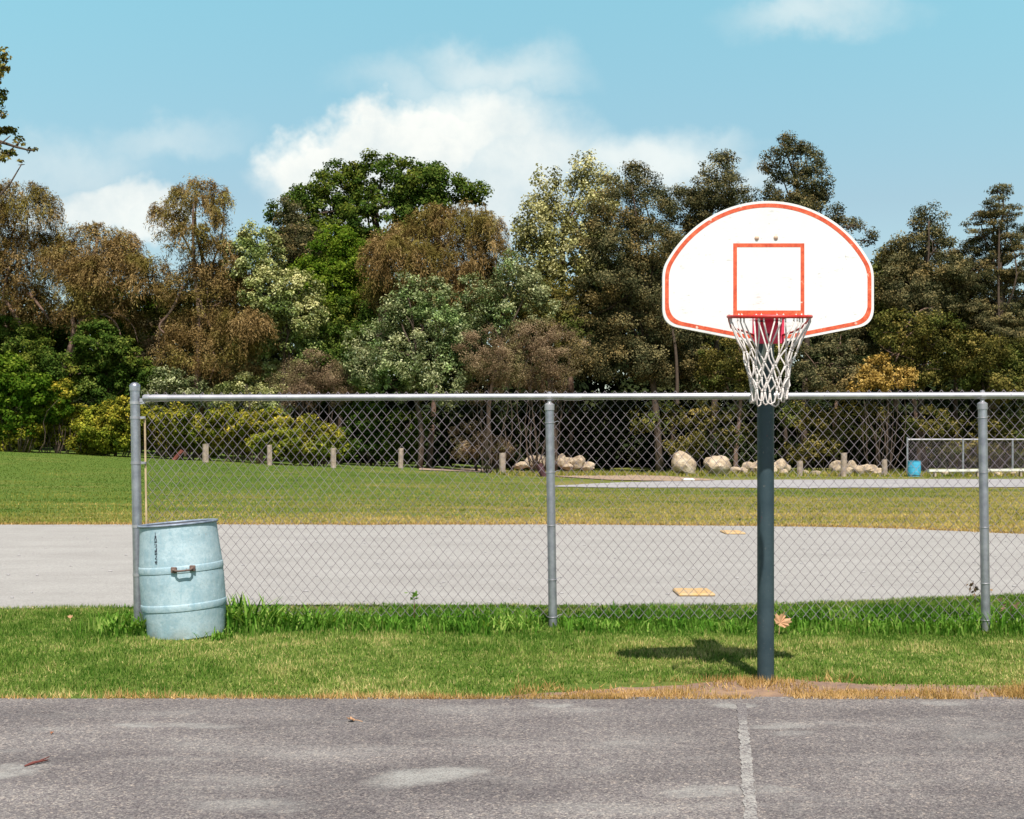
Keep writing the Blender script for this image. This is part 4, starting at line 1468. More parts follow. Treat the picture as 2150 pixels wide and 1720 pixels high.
def leaf_quads(c, nrm_, length, width, g, droop=None):
    """rhombic leaves at c facing nrm_"""
    n = len(c)
    r_ = g.normal(size=(n, 3))
    if droop is not None:
        r_ = r_ * 0.35 + droop
    a = unit(r_ - (r_ * nrm_).sum(-1, keepdims=True) * nrm_)
    b = np.cross(nrm_, a)
    L = (length / 2)[:, None]
    W = (width / 2)[:, None]
    return np.stack([c - a * L, c + b * W - a * L * 0.1, c + a * L, c - b * W - a * L * 0.1], 1).reshape(-1, 3)


def crown(blobs, D, g, clump=0.55, n_per=70, size=0.16, aspect=0.6, flat=0.7, cover=1.0, depth=0.85, outward=0.8, fill=0.25, dark_bias=0.0, spread=0.5):
    V, T = [], []
    s = D / F
    for bl in blobs:
        px, py, rx, ry = bl[:4]
        dy = bl[4] if len(bl) > 4 else g.normal(0, 0.7)
        C = at(px, py, D + dy)
        RXx, RZz = rx * s, ry * s
        RY = depth * 0.5 * (RXx + RZz)
        area = 4 * math.pi * ((RXx * RZz) ** 1.6 / 3 + (RXx * RY) ** 1.6 / 3 + (RY * RZz) ** 1.6 / 3) ** (1 / 1.6)
        k = max(3, int(cover * area / (math.pi * clump ** 2) * 2.3))
        d = unit(g.normal(size=(k, 3)))
        rr_ = np.where(g.random(k) < fill, g.uniform(0.35, 0.8, k), g.uniform(0.78, 1.06, k))
        keep = (d[:, 1] < 0.35) | (g.random(k) < 0.45)
        d, rr_ = d[keep], rr_[keep]
        k = len(d)
        cen = C + d * rr_[:, None] * np.array([RXx, RY, RZz])
        sc = clump * g.uniform(0.55, 1.35, k)
        cnt = np.maximum(6, (1.3 * n_per * QUAL * (sc / clump) ** 2 * g.uniform(0.7, 1.3, k))).astype(int)
        idx = np.repeat(np.arange(k), cnt)
        n = len(idx)
        off = g.normal(size=(n, 3))
        off = unit(off) * (g.random((n, 1)) ** 0.5)
        off[:, 2] *= flat
        off[:, 2] += 0.15 * flat
        pos = cen[idx] + off * sc[idx][:, None] * (0.7 + spread * 0.4)
        nn = unit(outward * off * 1.3 + 0.5 * d[idx] + np.array([0, -0.10, 0.45]) + g.normal(size=(n, 3)) * 0.75)
        ln = 0.86 * size * g.uniform(0.6, 1.4, n)
        V.append(leaf_quads(pos, nn, ln, ln * aspect, g))
        ct = g.normal(0, 0.17, k)
        T.append(np.clip(0.45 + ct[idx] + 0.15 * off[:, 2] / max(flat, 0.2) + g.normal(0, 0.2, n) - dark_bias, 0, 1))  # leaves at clump tops coloured lighter, a painted sunlit highlight
    return np.concatenate(V), np.concatenate(T)


def willow(blobs, D, g, dens=1.0, size=0.23, width=0.038, drop=1.05, strand_n=18):
    V, T = [], []
    s = D / F
    for bl in blobs:
        px, py, rx, ry = bl[:4]
        dy = bl[4] if len(bl) > 4 else g.normal(0, 0.8)
        C = at(px, py, D + dy)
        Rv = np.array([rx * s, 0.8 * (rx + ry) / 2 * s, ry * s])
        k = int(dens * 112 * Rv[0] * Rv[2])
        d = unit(g.normal(size=(k, 3)))
        d[:, 2] = np.where(d[:, 2] < -0.5, -d[:, 2], d[:, 2])
        keep = (d[:, 1] < 0.4) | (g.random(k) < 0.5)
        d = d[keep]
        k = len(d)
        # strands gather into tresses
        nt = max(4, k // 9)
        td = d[g.integers(0, k, nt)]
        pick = g.integers(0, nt, k)
        d = unit(td[pick] + g.normal(0, 0.13, (k, 3)))
        start = C + d * (g.random(k) ** 0.5 * 0.75 + 0.3)[:, None] * Rv
        outv = unit(d * np.array([1, 1, 0.25]) + g.normal(0, 0.25, (k, 3)) + np.array([0, 0, 0.35]))
        L = drop * g.uniform(0.5, 1.3, k)
        m_ = strand_n
        tt = np.tile(np.linspace(0.0, 1, m_), (k, 1)) + g.uniform(-0.02, 0.02, (k, m_))
        pos = start[:, None, :] + outv[:, None, :] * (L[:, None] * 0.62 * tt * (1 - 0.35 * tt))[..., None]
        pos[..., 2] -= (L[:, None] * 0.85 * np.clip(tt, 0, 2) ** 1.9)
        pos = pos + g.normal(0, 0.05, pos.shape)
        pos = pos.reshape(-1, 3)
        n = len(pos)
        dr = np.repeat(outv, m_, 0) * (1 - tt.reshape(-1, 1)) + np.array([0, 0, -1.6]) * np.clip(tt.reshape(-1, 1), 0, 1)
        nn = unit(np.repeat(d, m_, 0) * 0.6 + np.array([0, -0.25, 0.35]) + g.normal(size=(n, 3)) * 0.55)
        ln = size * g.uniform(0.6, 1.35, n)
        V.append(leaf_quads(pos, nn, ln, np.full(n, width) * g.uniform(0.7, 1.3, n), g, droop=unit(dr)))
        tt_ = g.normal(0, 0.15, nt)
        T.append(np.clip(0.42 + np.repeat(tt_[pick], m_) + g.normal(0, 0.18, n), 0, 1))
    return np.concatenate(V), np.concatenate(T)


def limb(mb, a, b, r0, r1, g, sag=0.12, n=7):
    a, b = np.array(a, float), np.array(b, float)
    L = np.linalg.norm(b - a)
    off = g.normal(0, sag * L * 0.5, 3)
    off2 = g.normal(0, sag * L * 0.3, 3)
    pts, rs = [], []
    for i in range(n):
        t_ = i / (n - 1)
        p_ = a * (1 - t_) + b * t_ + off * math.sin(math.pi * t_) + off2 * math.sin(2 * math.pi * t_)
        pts.append(p_)
        rs.append(r0 * (1 - t_) + r1 * t_)
    mb.tube(pts, rs, 7)
    return pts


def tree(name, label, cat, blobs, D, mat, style='broad', seed=1, trunk_px=None, trunk_r=0.2, bark='bark', limbs=None, group=None, twigs=0, **kw):
    """blobs: crown lobes (px, py, rx, ry) seen at depth D; each lobe is a real ellipsoid of leaf clumps"""
    g = np.random.default_rng(seed)
    if D > 62:
        blobs = [(b[0] + g.normal(0, 7), b[1] + g.normal(0, 4), b[2] * g.uniform(0.82, 1.2), b[3] * g.uniform(0.85, 1.2)) + tuple(b[4:]) for b in blobs]
    if trunk_px is None:
        trunk_px = sum(b[0] for b in blobs) / len(blobs)
    bxx = (trunk_px - CX) * D / F
    base = (bxx, D, float(terrain(bxx, D)))
    root = empty(name, base, label, cat, group)
    if style == 'willow':
        V, T = willow(blobs, D, g, **kw)
        V2, T2 = crown([(b[0], b[1] + 6, b[2] * 1.0, b[3] * 1.0) for b in blobs], D, g, clump=0.5, n_per=60, size=0.15, aspect=0.32, flat=0.9, cover=0.6, fill=0.4)
        V, T = np.concatenate([V, V2]), np.concatenate([T, T2])
    else:
        V, T = crown(blobs, D, g, **kw)
    LEAVES[0] += len(T)
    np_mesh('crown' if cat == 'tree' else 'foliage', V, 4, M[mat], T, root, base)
    mb = MB()
    lows = sorted(blobs, key=lambda b: -b[1])
    cx_ = sum(b[0] for b in blobs) / len(blobs)
    cy_ = sum(b[1] for b in blobs) / len(blobs)
    topb = min(blobs, key=lambda b: b[1])
    fork = at(trunk_px * 0.5 + cx_ * 0.5, max(cy_, topb[1] + 20), D)
    if style == 'willow':
        trunk_r *= 0.62
    if cat == 'tree':
        pts = limb(mb, (bxx, D, base[2] - 0.2), fork, trunk_r, trunk_r * 0.6, g, 0.05, 9)
        limb(mb, fork, at(topb[0], topb[1], D), trunk_r * 0.55, 0.03, g, 0.05, 7)
        for b in blobs:
            st = pts[-1 - int(g.integers(0, 4))]
            e = at(b[0] + g.normal(0, 0.2) * b[2], b[1], D + g.normal(0, 0.4))
            lp_ = limb(mb, st, e, trunk_r * 0.42, 0.025, g, 0.12, 8)
            for _ in range(twigs):
                q_ = lp_[int(g.integers(3, 8))]
                d_ = unit(g.normal(size=3)) * np.array([b[2], b[2], b[3]]) * D / F * 0.9
                limb(mb, q_, np.array(q_) + d_, 0.03, 0.008, g, 0.15, 5)
    else:
        for b in blobs:
            for _ in range(4):
                e = at(b[0] + g.normal(0, 0.4) * b[2], b[1] - 0.3 * b[3], D + g.normal(0, 0.3))
                limb(mb, (e[0] * 0.5 + bxx * 0.5, D, base[2] - 0.1), e, 0.035, 0.008, g, 0.12, 6)
    for lm in (limbs or []):
        pts_ = [at(px, py, D - 0.9 + dd) for (px, py, dd) in [(q if len(q) == 3 else q + (0.0,)) for q in lm[0]]]
        rr_ = np.linspace(lm[1], lm[2], len(pts_))
        # smooth by midpoint subdivision
        P_ = [np.array(p_) for p_ in pts_]
        for _ in range(2):
            Q_ = [P_[0]]
            for a_, b_ in zip(P_[:-1], P_[1:]):
                Q_ += [a_ * 0.75 + b_ * 0.25, a_ * 0.25 + b_ * 0.75]
            Q_.append(P_[-1])
            P_ = Q_
        mb.tube(P_, list(np.interp(np.linspace(0, 1, len(P_)), np.linspace(0, 1, len(rr_)), rr_)), 7)
    mb.build('trunk' if cat == 'tree' else 'stems', M[bark], root, base, smooth=True)
    return root


# ---- tall trees, left to right
tree('willow_tree', 'brown olive willow with drooping twigs at the left edge of the tree line', 'tree',
     [(45, 455, 75, 60), (-60, 470, 100, 90), (65, 545, 80, 60), (-20, 600, 100, 75), (60, 640, 70, 50), (-120, 650, 90, 120)], 70, 'f_willow', 'willow', 101, -10, 0.3, 'bark_pale',
     limbs=[([(15, 760), (12, 690), (5, 620), (20, 560)], 0.16, 0.06), ([(50, 695), (30, 660), (10, 630)], 0.1, 0.12), ([(110, 680), (85, 645), (60, 615)], 0.05, 0.1)], dens=1.3)
tree('willow_tree', 'brown willow with bare forked trunk showing below its crown, left of the fence end post', 'tree',
     [(200, 510, 75, 50), (150, 560, 60, 55), (270, 530, 55, 55), (230, 590, 85, 50), (310, 590, 50, 50), (215, 660, 90, 45), (170, 610, 60, 50)], 68, 'f_willow', 'willow', 102, 130, 0.26, 'bark_pale',
     limbs=[([(130, 800), (140, 750), (158, 700), (150, 660), (170, 610), (195, 560), (205, 500)], 0.17, 0.06), ([(158, 690), (172, 668), (195, 657), (235, 665), (255, 700), (250, 730)], 0.07, 0.03),
            ([(215, 660), (245, 655), (280, 680), (290, 720)], 0.04, 0.02), ([(165, 640), (140, 600), (120, 575)], 0.06, 0.03)], dens=1.25)
tree('willow_tree', 'tall brown willow with a rounded top rising above its neighbours, behind the fence end post', 'tree',
     [(405, 430, 65, 42), (450, 450, 35, 50), (370, 460, 35, 45), (400, 500, 55, 40), (450, 545, 55, 45), (440, 610, 90, 55), (500, 620, 60, 60), (450, 690, 95, 55), (510, 700, 55, 60), (400, 740, 80, 45), (480, 760, 75, 40)], 66.5,
     'f_willow', 'willow', 103, 415, 0.28, 'bark_pale', limbs=[([(410, 830), (415, 760), (420, 690), (412, 600), (405, 520), (405, 440)], 0.15, 0.05), ([(345, 700), (330, 685), (360, 655), (385, 600)], 0.04, 0.09), ([(440, 800), (455, 760), (448, 740)], 0.04, 0.05)], dens=1.25)
tree('leafy_tree', 'pale green tree with rounded leaf clusters beside the tall brown willow', 'tree',
     [(535, 500, 42, 32), (515, 550, 45, 45), (570, 545, 40, 40), (560, 610, 60, 50), (615, 610, 38, 40), (590, 675, 70, 50), (640, 660, 35, 45), (550, 700, 45, 45), (610, 735, 75, 40), (590, 790, 70, 40)],
     67, 'f_pale', 'broad', 104, 580, 0.2, clump=0.42, n_per=72, size=0.17, aspect=0.55, flat=0.75, cover=0.95, outward=1.0, depth=0.7)
tree('leafy_tree', 'large dark green tree with the broadest crown, topping the middle of the tree line', 'tree',
     [(660, 440, 62, 55), (725, 385, 60, 48), (790, 375, 62, 48), (865, 385, 55, 48), (930, 400, 55, 42), (995, 410, 42, 28), (620, 470, 45, 60), (700, 480, 75, 60), (790, 470, 75, 60), (880, 450, 70, 55), (650, 540, 60, 55)],
     80, 'f_dark', 'broad', 105, 780, 0.36, clump=0.62, n_per=85, size=0.22, aspect=0.62, cover=0.95)
tree('leafy_tree', 'dark brownish fine leaved tree on the left flank of the broadest crown', 'tree',
     [(600, 470, 38, 50), (625, 530, 50, 50), (590, 540, 35, 50), (650, 500, 45, 50)], 76, 'f_locust', 'broad', 106, 620, 0.2, clump=0.5, n_per=80, size=0.14, cover=0.9, twigs=4)
tree('leafy_tree', 'bright green tree glowing between the pale tree and the willow dome', 'tree',
     [(700, 540, 55, 50), (745, 560, 40, 70), (650, 570, 40, 35), (690, 630, 65, 60), (740, 660, 40, 60), (680, 700, 60, 50), (650, 640, 40, 60)], 73, 'f_bright', 'broad', 107, 705, 0.2, clump=0.5, n_per=80, size=0.18, cover=1.0)
tree('willow_tree', 'wide domed brown willow in front of the broadest dark tree', 'tree',
     [(905, 470, 85, 40), (980, 480, 65, 50), (850, 510, 70, 50), (1030, 500, 30, 60), (800, 560, 50, 50), (880, 570, 80, 50), (960, 560, 75, 50), (910, 620, 100, 45), (1010, 600, 55, 55), (800, 620, 40, 40)], 69,
     'f_willow', 'willow', 108, 900, 0.28, 'bark_pale', limbs=[([(890, 610), (880, 575), (862, 558), (835, 550)], 0.1, 0.03), ([(920, 690), (890, 620), (875, 590), (868, 545)], 0.12, 0.05)], dens=1.5)
tree('poplar_tree', 'silvery yellow green poplar with thin upright tops against the cloud', 'tree',
     [(1140, 400, 26, 60), (1110, 470, 38, 50), (1170, 470, 40, 60), (1225, 380, 34, 55), (1260, 400, 32, 55), (1240, 460, 50, 60), (1190, 540, 65, 55), (1120, 550, 55, 50), (1150, 610, 60, 50), (1250, 540, 45, 60), (1080, 600, 50, 45), (1100, 500, 40, 40)],
     74, 'f_poplar', 'broad', 109, 1190, 0.22, 'bark_pale', clump=0.45, n_per=34, size=0.19, aspect=0.7, flat=1.25, cover=0.85, twigs=5, fill=0.4)
tree('silver_tree', 'silvery green young tree standing before the willow dome', 'tree',
     [(855, 625, 45, 45), (925, 640, 45, 45), (820, 670, 45, 40), (890, 690, 70, 45), (960, 690, 50, 50), (790, 730, 60, 40), (870, 750, 80, 45), (930, 790, 60, 45), (830, 800, 75, 40), (760, 775, 50, 35)],
     63.5, 'f_silver', 'broad', 110, 880, 0.16, clump=0.42, n_per=62, size=0.16, aspect=0.5, flat=0.8, cover=0.85, depth=0.7)
tree('silver_tree', 'smaller silvery green tree right of the young silver tree', 'tree',
     [(1000, 630, 45, 45), (1050, 640, 40, 40), (1110, 610, 50, 40), (1140, 640, 40, 35), (1020, 690, 45, 35), (1085, 570, 40, 40)], 67, 'f_silver', 'broad', 111, 1050, 0.14, clump=0.42, n_per=55, size=0.16, aspect=0.5, flat=0.8, cover=0.8, depth=0.7)
tree('locust_tree', 'big dark grey green tree left of the backboard, dark down to the fence rail', 'tree',
     [(1335, 385, 50, 45), (1300, 440, 50, 50), (1370, 440, 55, 50), (1280, 510, 60, 45), (1350, 520, 75, 50), (1260, 580, 65, 50), (1340, 600, 85, 55), (1400, 560, 40, 60), (1240, 660, 60, 55), (1320, 690, 85, 50), (1390, 680, 50, 50), (1230, 745, 60, 45), (1310, 770, 85, 40), (1400, 770, 50, 40)],
     68, 'f_locust', 'broad', 112, 1385, 0.22, clump=0.58, n_per=120, size=0.145, aspect=0.5, flat=0.75, cover=1.0, twigs=2, limbs=[([(1422, 850), (1422, 790), (1418, 720), (1400, 640)], 0.11, 0.06)])
tree('locust_tree', 'olive dark tree whose two tops stand just left above the backboard', 'tree',
     [(1495, 355, 42, 32), (1465, 400, 50, 40), (1530, 400, 50, 35), (1440, 450, 50, 45), (1500, 450, 60, 40), (1560, 420, 30, 25), (1440, 520, 55, 50), (1450, 600, 50, 60), (1520, 540, 60, 60), (1460, 690, 55, 50)],
     73, 'f_locust', 'broad', 113, 1490, 0.22, clump=0.55, n_per=110, size=0.15, aspect=0.5, flat=0.72, cover=0.95, twigs=3)
tree('locust_tree', 'tallest dark tree, its open crown rising right behind the top of the backboard', 'tree',
     [(1655, 318, 42, 26), (1690, 340, 30, 28), (1635, 360, 45, 30), (1700, 380, 40, 28), (1650, 405, 50, 28), (1720, 410, 42, 25), (1680, 440, 60, 25), (1745, 455, 30, 20), (1780, 480, 30, 14), (1815, 505, 24, 16), (1640, 480, 60, 40), (1720, 520, 60, 50), (1600, 560, 50, 50)],
     71, 'f_locust', 'broad', 114, 1690, 0.2, clump=0.5, n_per=105, size=0.15, aspect=0.5, flat=0.75, cover=0.85, twigs=4, fill=0.15)
tree('locust_tree', 'dark pointed tree between the backboard and the right edge conifer', 'tree',
     [(1945, 472, 32, 24), (1925, 510, 46, 34), (1970, 522, 42, 36), (1910, 555, 52, 36), (1965, 575, 58, 42), (1900, 610, 50, 44), (1950, 640, 66, 46), (1985, 610, 45, 45)],
     68, 'f_locust', 'broad', 115, 1945, 0.2, clump=0.5, n_per=110, size=0.15, aspect=0.5, flat=0.75, cover=0.9, twigs=3)
tree('pine_tree', 'dark spiky topped pine at the right edge of the tree line', 'tree',
     [(2102, 402, 16, 18), (2085, 432, 40, 20), (2116, 448, 38, 22), (2062, 476, 50, 26), (2112, 498, 56, 30), (2070, 530, 66, 34), (2135, 552, 62, 36), (2060, 586, 66, 38), (2115, 616, 70, 40), (2070, 662, 74, 42), (2120, 700, 74, 45)],
     69, 'f_locust', 'broad', 116, 2100, 0.2, clump=0.5, n_per=120, size=0.16, aspect=0.32, flat=0.4, cover=1.0, twigs=3, limbs=[([(2100, 780), (2098, 700), (2096, 600), (2098, 480)], 0.1, 0.04)])
# ---- mid storey
tree('small_tree', 'brownish olive tree at the right side of the backboard', 'tree',
     [(1870, 550, 38, 35), (1850, 600, 40, 45), (1885, 620, 45, 45), (1860, 670, 50, 40)], 70, 'f_olive', 'broad', 120, 1870, 0.15, clump=0.45, n_per=75, size=0.15, cover=0.95)
tree('small_tree', 'dusky olive tree below the dark pointed tree with bare branches', 'tree',
     [(1900, 700, 60, 45), (1960, 710, 50, 50), (1870, 750, 50, 45), (1940, 780, 60, 40)], 67, 'f_olive', 'broad', 121, 1930, 0.14, bark='bark_pale', clump=0.48, n_per=70, size=0.15, cover=0.8, twigs=5, dark_bias=0.12,
     limbs=[([(1900, 690), (1930, 650), (1960, 645)], 0.05, 0.02), ([(1880, 760), (1905, 700), (1940, 690)], 0.05, 0.02)])
tree('small_tree', 'dark olive tree under the pine at the right edge', 'tree',
     [(2060, 740, 70, 45), (2130, 760, 50, 50), (2020, 790, 60, 40), (2110, 810, 70, 35)], 66.5, 'f_olive', 'broad', 122, 2070, 0.14, clump=0.48, n_per=75, size=0.15, cover=0.9, dark_bias=0.15)
tree('small_tree', 'dark green tree below the lower right edge of the backboard', 'tree',
     [(1770, 720, 60, 40), (1720, 760, 60, 45), (1800, 770, 60, 40), (1740, 810, 70, 30)], 68, 'f_locust', 'broad', 123, 1760, 0.14, bark='bark_pale', clump=0.48, n_per=75, size=0.15, cover=0.8, twigs=4,
     limbs=[([(1730, 810), (1715, 770), (1690, 740)], 0.04, 0.02), ([(1690, 800), (1740, 775), (1790, 770)], 0.04, 0.02)])
tree('small_tree', 'olive green tree behind the net and left of the hoop pole', 'tree',
     [(1540, 740, 55, 45), (1500, 780, 45, 45), (1570, 790, 55, 40), (1620, 760, 40, 50)], 67, 'f_olive', 'broad', 124, 1545, 0.14, bark='bark_pale', clump=0.45, n_per=75, size=0.14, cover=0.85, twigs=4, dark_bias=0.12)
tree('small_tree', 'leafy green tree hidden below the forked brown willow', 'tree',
     [(225, 610, 55, 40), (270, 650, 55, 45), (200, 670, 50, 40), (300, 700, 45, 45), (240, 720, 70, 40)], 73, 'f_bright', 'broad', 125, 245, 0.16, clump=0.5, n_per=70, size=0.18, cover=0.9, dark_bias=0.15)
tree('small_tree', 'shadowy dark green tree at the left behind the hedge', 'tree',
     [(70, 720, 80, 60), (170, 760, 80, 60), (260, 790, 80, 50), (100, 800, 90, 50), (330, 780, 60, 60), (-40, 700, 70, 80)], 72, 'f_dark', 'broad', 126, 150, 0.2, clump=0.55, n_per=75, size=0.19, cover=0.9, dark_bias=0.1)

tree('small_tree', 'reddish brown tangled tree below the tall brown willow', 'tree',
     [(350, 720, 45, 45), (400, 780, 50, 35), (330, 770, 45, 35), (460, 790, 50, 30)], 69, 'f_brown', 'broad', 127, 390, 0.14, bark='bark_pale', clump=0.45, n_per=80, size=0.12, aspect=0.4, cover=0.8, twigs=6,
     limbs=[([(330, 790), (345, 750), (380, 735), (420, 745)], 0.05, 0.02), ([(380, 820), (372, 770), (345, 735)], 0.05, 0.02)])
tree('small_tree', 'dark green tree between the pale tree and the young silver tree', 'tree',
     [(690, 730, 50, 50), (720, 680, 45, 50), (740, 790, 55, 40), (700, 820, 60, 35)], 69, 'f_dark', 'broad', 128, 715, 0.15, clump=0.45, n_per=75, size=0.16, cover=0.95)
tree('small_tree', 'mixed olive tree filling the gap under the poplar', 'tree',
     [(1190, 640, 50, 45), (1140, 680, 60, 40), (1210, 700, 45, 45), (1090, 680, 40, 40)], 69.5, 'f_olive', 'broad', 129, 1165, 0.15, clump=0.45, n_per=75, size=0.15, cover=0.9)
tree('small_tree', 'warm olive tree in the gap right behind the rim, below the backboard', 'tree',
     [(1650, 690, 60, 50), (1690, 640, 55, 55), (1600, 700, 50, 45)], 72, 'f_olive', 'broad', 160, 1650, 0.15, clump=0.48, n_per=75, size=0.15, cover=0.9, dark_bias=0.1)
tree('small_tree', 'warm olive tree between the pointed dark tree and the pine', 'tree',
     [(2010, 620, 45, 55), (2030, 690, 55, 50), (1990, 730, 50, 50)], 71, 'f_olive', 'broad', 161, 2015, 0.15, clump=0.48, n_per=75, size=0.15, cover=0.9, dark_bias=0.05)

tree('small_tree', 'leafy dark green tree in front of the forked willow trunk', 'tree',
     [(200, 720, 45, 35), (250, 745, 50, 40), (170, 790, 60, 40), (300, 800, 55, 40), (235, 820, 60, 35), (90, 770, 50, 45)], 65.5, 'f_dark', 'broad', 162, 240, 0.12, clump=0.42, n_per=75, size=0.17, cover=0.95)
tree('small_tree', 'green tree with light patches behind the left edge bush', 'tree',
     [(20, 700, 50, 35), (-30, 740, 60, 50), (60, 745, 45, 40)], 67, 'f_dark', 'broad', 163, 20, 0.12, clump=0.42, n_per=75, size=0.17, cover=0.9, dark_bias=-0.05)
tree('small_tree', 'olive green tree between the forked willow and the tall brown willow', 'tree',
     [(320, 640, 45, 45), (345, 690, 45, 40), (300, 700, 40, 40), (370, 650, 40, 40)], 69, 'f_olive', 'broad', 164, 330, 0.12, clump=0.42, n_per=75, size=0.15, cover=0.9)
tree('small_tree', 'dark olive tree behind the lower left corner of the backboard', 'tree',
     [(1400, 720, 60, 50), (1450, 780, 55, 45), (1480, 640, 55, 60), (1370, 640, 50, 50)], 70, 'f_locust', 'broad', 165, 1420, 0.14, clump=0.45, n_per=90, size=0.15, cover=0.95)
tree('small_tree', 'dusky green tree filling the gap between the backboard and the pointed dark tree', 'tree',
     [(1850, 700, 55, 50), (1890, 560, 45, 40), (1830, 650, 45, 50), (1900, 640, 45, 45)], 73, 'f_locust', 'broad', 166, 1865, 0.14, clump=0.45, n_per=90, size=0.15, cover=1.0)
tree('small_tree', 'dusky green tree filling the gap left of the pine', 'tree',
     [(2020, 560, 45, 40), (2000, 600, 50, 50), (2040, 640, 50, 50), (2150, 620, 40, 70)], 74, 'f_locust', 'broad', 167, 2020, 0.14, clump=0.45, n_per=90, size=0.15, cover=1.0)

# ---- shrubs
tree('shrub', 'russet brown shrub in front of the silver tree, right part above the fence rail', 'shrub',
     [(1010, 735, 55, 50), (1060, 760, 60, 50), (1020, 800, 60, 40)], 62.8, 'f_brown', 'broad', 130, clump=0.4, n_per=95, size=0.085, aspect=0.5, cover=1.0)
tree('shrub', 'russet brown shrub beside the big dark tree, left of the middle fence post top', 'shrub',
     [(1120, 700, 55, 45), (1160, 740, 50, 50), (1110, 770, 60, 45), (1150, 810, 50, 35)], 64, 'f_brown', 'broad', 131, clump=0.4, n_per=95, size=0.085, aspect=0.5, cover=1.0)
tree('shrub', 'dull brown fine twigged shrub below the pale green tree', 'shrub',
     [(650, 780, 55, 40), (690, 810, 60, 40), (620, 820, 55, 35)], 65, 'f_brown', 'broad', 132, clump=0.4, n_per=85, size=0.085, aspect=0.5, cover=0.9, dark_bias=0.08)
tree('shrub', 'pale yellow green shrub showing above the fence rail right of the end post', 'shrub',
     [(520, 815, 50, 28), (470, 840, 50, 30), (560, 840, 45, 30)], 64.5, 'f_pale', 'broad', 133, clump=0.38, n_per=60, size=0.14, cover=0.9)
tree('shrub', 'green shrub behind the fence rail next to the end post', 'shrub',
     [(340, 815, 45, 35), (390, 830, 50, 30), (320, 850, 40, 30)], 64.8, 'f_silver', 'broad', 134, clump=0.38, n_per=60, size=0.14, cover=0.9)
tree('shrub', 'tall fresh green bush with pale leaves at the left edge', 'shrub',
     [(10, 790, 45, 45), (55, 820, 45, 35), (-40, 800, 60, 60), (30, 870, 60, 50), (100, 850, 45, 40)], 60, 'f_bright', 'broad', 135, clump=0.36, n_per=65, size=0.19, dark_bias=0.28, cover=1.0)
tree('shrub', 'low yellow green bush between the left edge bush and the fence end post', 'shrub',
     [(130, 830, 28, 28), (160, 890, 60, 40), (110, 905, 55, 40), (215, 900, 50, 40), (50, 905, 45, 38), (0, 915, 45, 35)], 61, 'f_hedge', 'broad', 136, clump=0.36, n_per=70, size=0.15, cover=1.0, flat=0.72)
tree('shrub', 'yellow green bush directly left of the fence end post', 'shrub',
     [(260, 880, 55, 40), (240, 920, 50, 30), (300, 910, 55, 35), (190, 930, 50, 22)], 61, 'f_hedge', 'broad', 137, clump=0.36, n_per=70, size=0.15, cover=1.0, flat=0.72)
tree('shrub', 'yellow hedge bush behind the mesh next to the end post', 'shrub',
     [(360, 880, 50, 28), (400, 905, 50, 30), (350, 925, 45, 25), (430, 935, 45, 25)], 61, 'f_hedge', 'broad', 138, clump=0.36, n_per=72, size=0.15, cover=1.0, flat=0.72)
tree('shrub', 'yellowest hedge bush behind the two middle bollards of the left row', 'shrub',
     [(480, 885, 50, 28), (540, 890, 55, 32), (500, 930, 55, 28), (580, 925, 55, 28)], 61, 'f_hedge', 'broad', 139, clump=0.36, n_per=72, size=0.15, cover=1.05, flat=0.72)
tree('shrub', 'hedge bush with reddish leaves low down at the right end of the yellow hedge', 'shrub',
     [(620, 900, 50, 28), (670, 920, 45, 28), (640, 948, 50, 20), (700, 940, 28, 24)], 61, 'f_hedge', 'broad', 140, clump=0.36, n_per=70, size=0.15, cover=1.0, flat=0.72)
tree('shrub', 'yellow leaved bush glowing in the dark wood right of the net', 'shrub',
     [(1850, 770, 42, 30), (1880, 800, 45, 30), (1830, 810, 40, 28)], 65, 'f_yellow', 'broad', 141, clump=0.36, n_per=42, size=0.15, cover=0.75)
tree('shrub', 'dark shaded shrub behind the lone bollard left of the path', 'shrub',
     [(780, 880, 60, 40), (860, 890, 60, 40), (750, 920, 50, 35), (830, 935, 60, 30)], 66.5, 'f_dark', 'broad', 142, clump=0.45, n_per=60, size=0.15, cover=0.8, dark_bias=0.15)
tree('shrub', 'brownish shrub behind the thick bollard at the dirt path', 'shrub',
     [(1030, 930, 45, 25), (1060, 950, 40, 20), (990, 930, 40, 35)], 65, 'f_brown', 'broad', 143, clump=0.35, n_per=60, size=0.11, cover=0.8)
tree('shrub', 'dark olive shrub behind the mesh right of the hoop pole', 'shrub',
     [(1690, 880, 50, 35), (1740, 900, 50, 35), (1800, 880, 60, 40), (1700, 940, 50, 28)], 67, 'f_olive', 'broad', 144, clump=0.42, n_per=48, size=0.15, cover=0.7, dark_bias=0.06)
tree('shrub', 'dark olive shrub behind the mesh left of the hoop pole', 'shrub',
     [(1400, 880, 60, 35), (1480, 890, 60, 40), (1550, 900, 50, 40), (1440, 930, 60, 30)], 68, 'f_olive', 'broad', 145, clump=0.42, n_per=45, size=0.15, cover=0.65, dark_bias=0.08)
tree('shrub', 'dark shrub behind the distant fence at the right edge', 'shrub',
     [(1960, 900, 60, 40), (2060, 910, 70, 40), (2140, 900, 60, 50), (1990, 950, 60, 30), (2100, 955, 60, 28)], 67, 'f_olive', 'broad', 146, clump=0.42, n_per=55, size=0.15, cover=0.75, dark_bias=0.2)

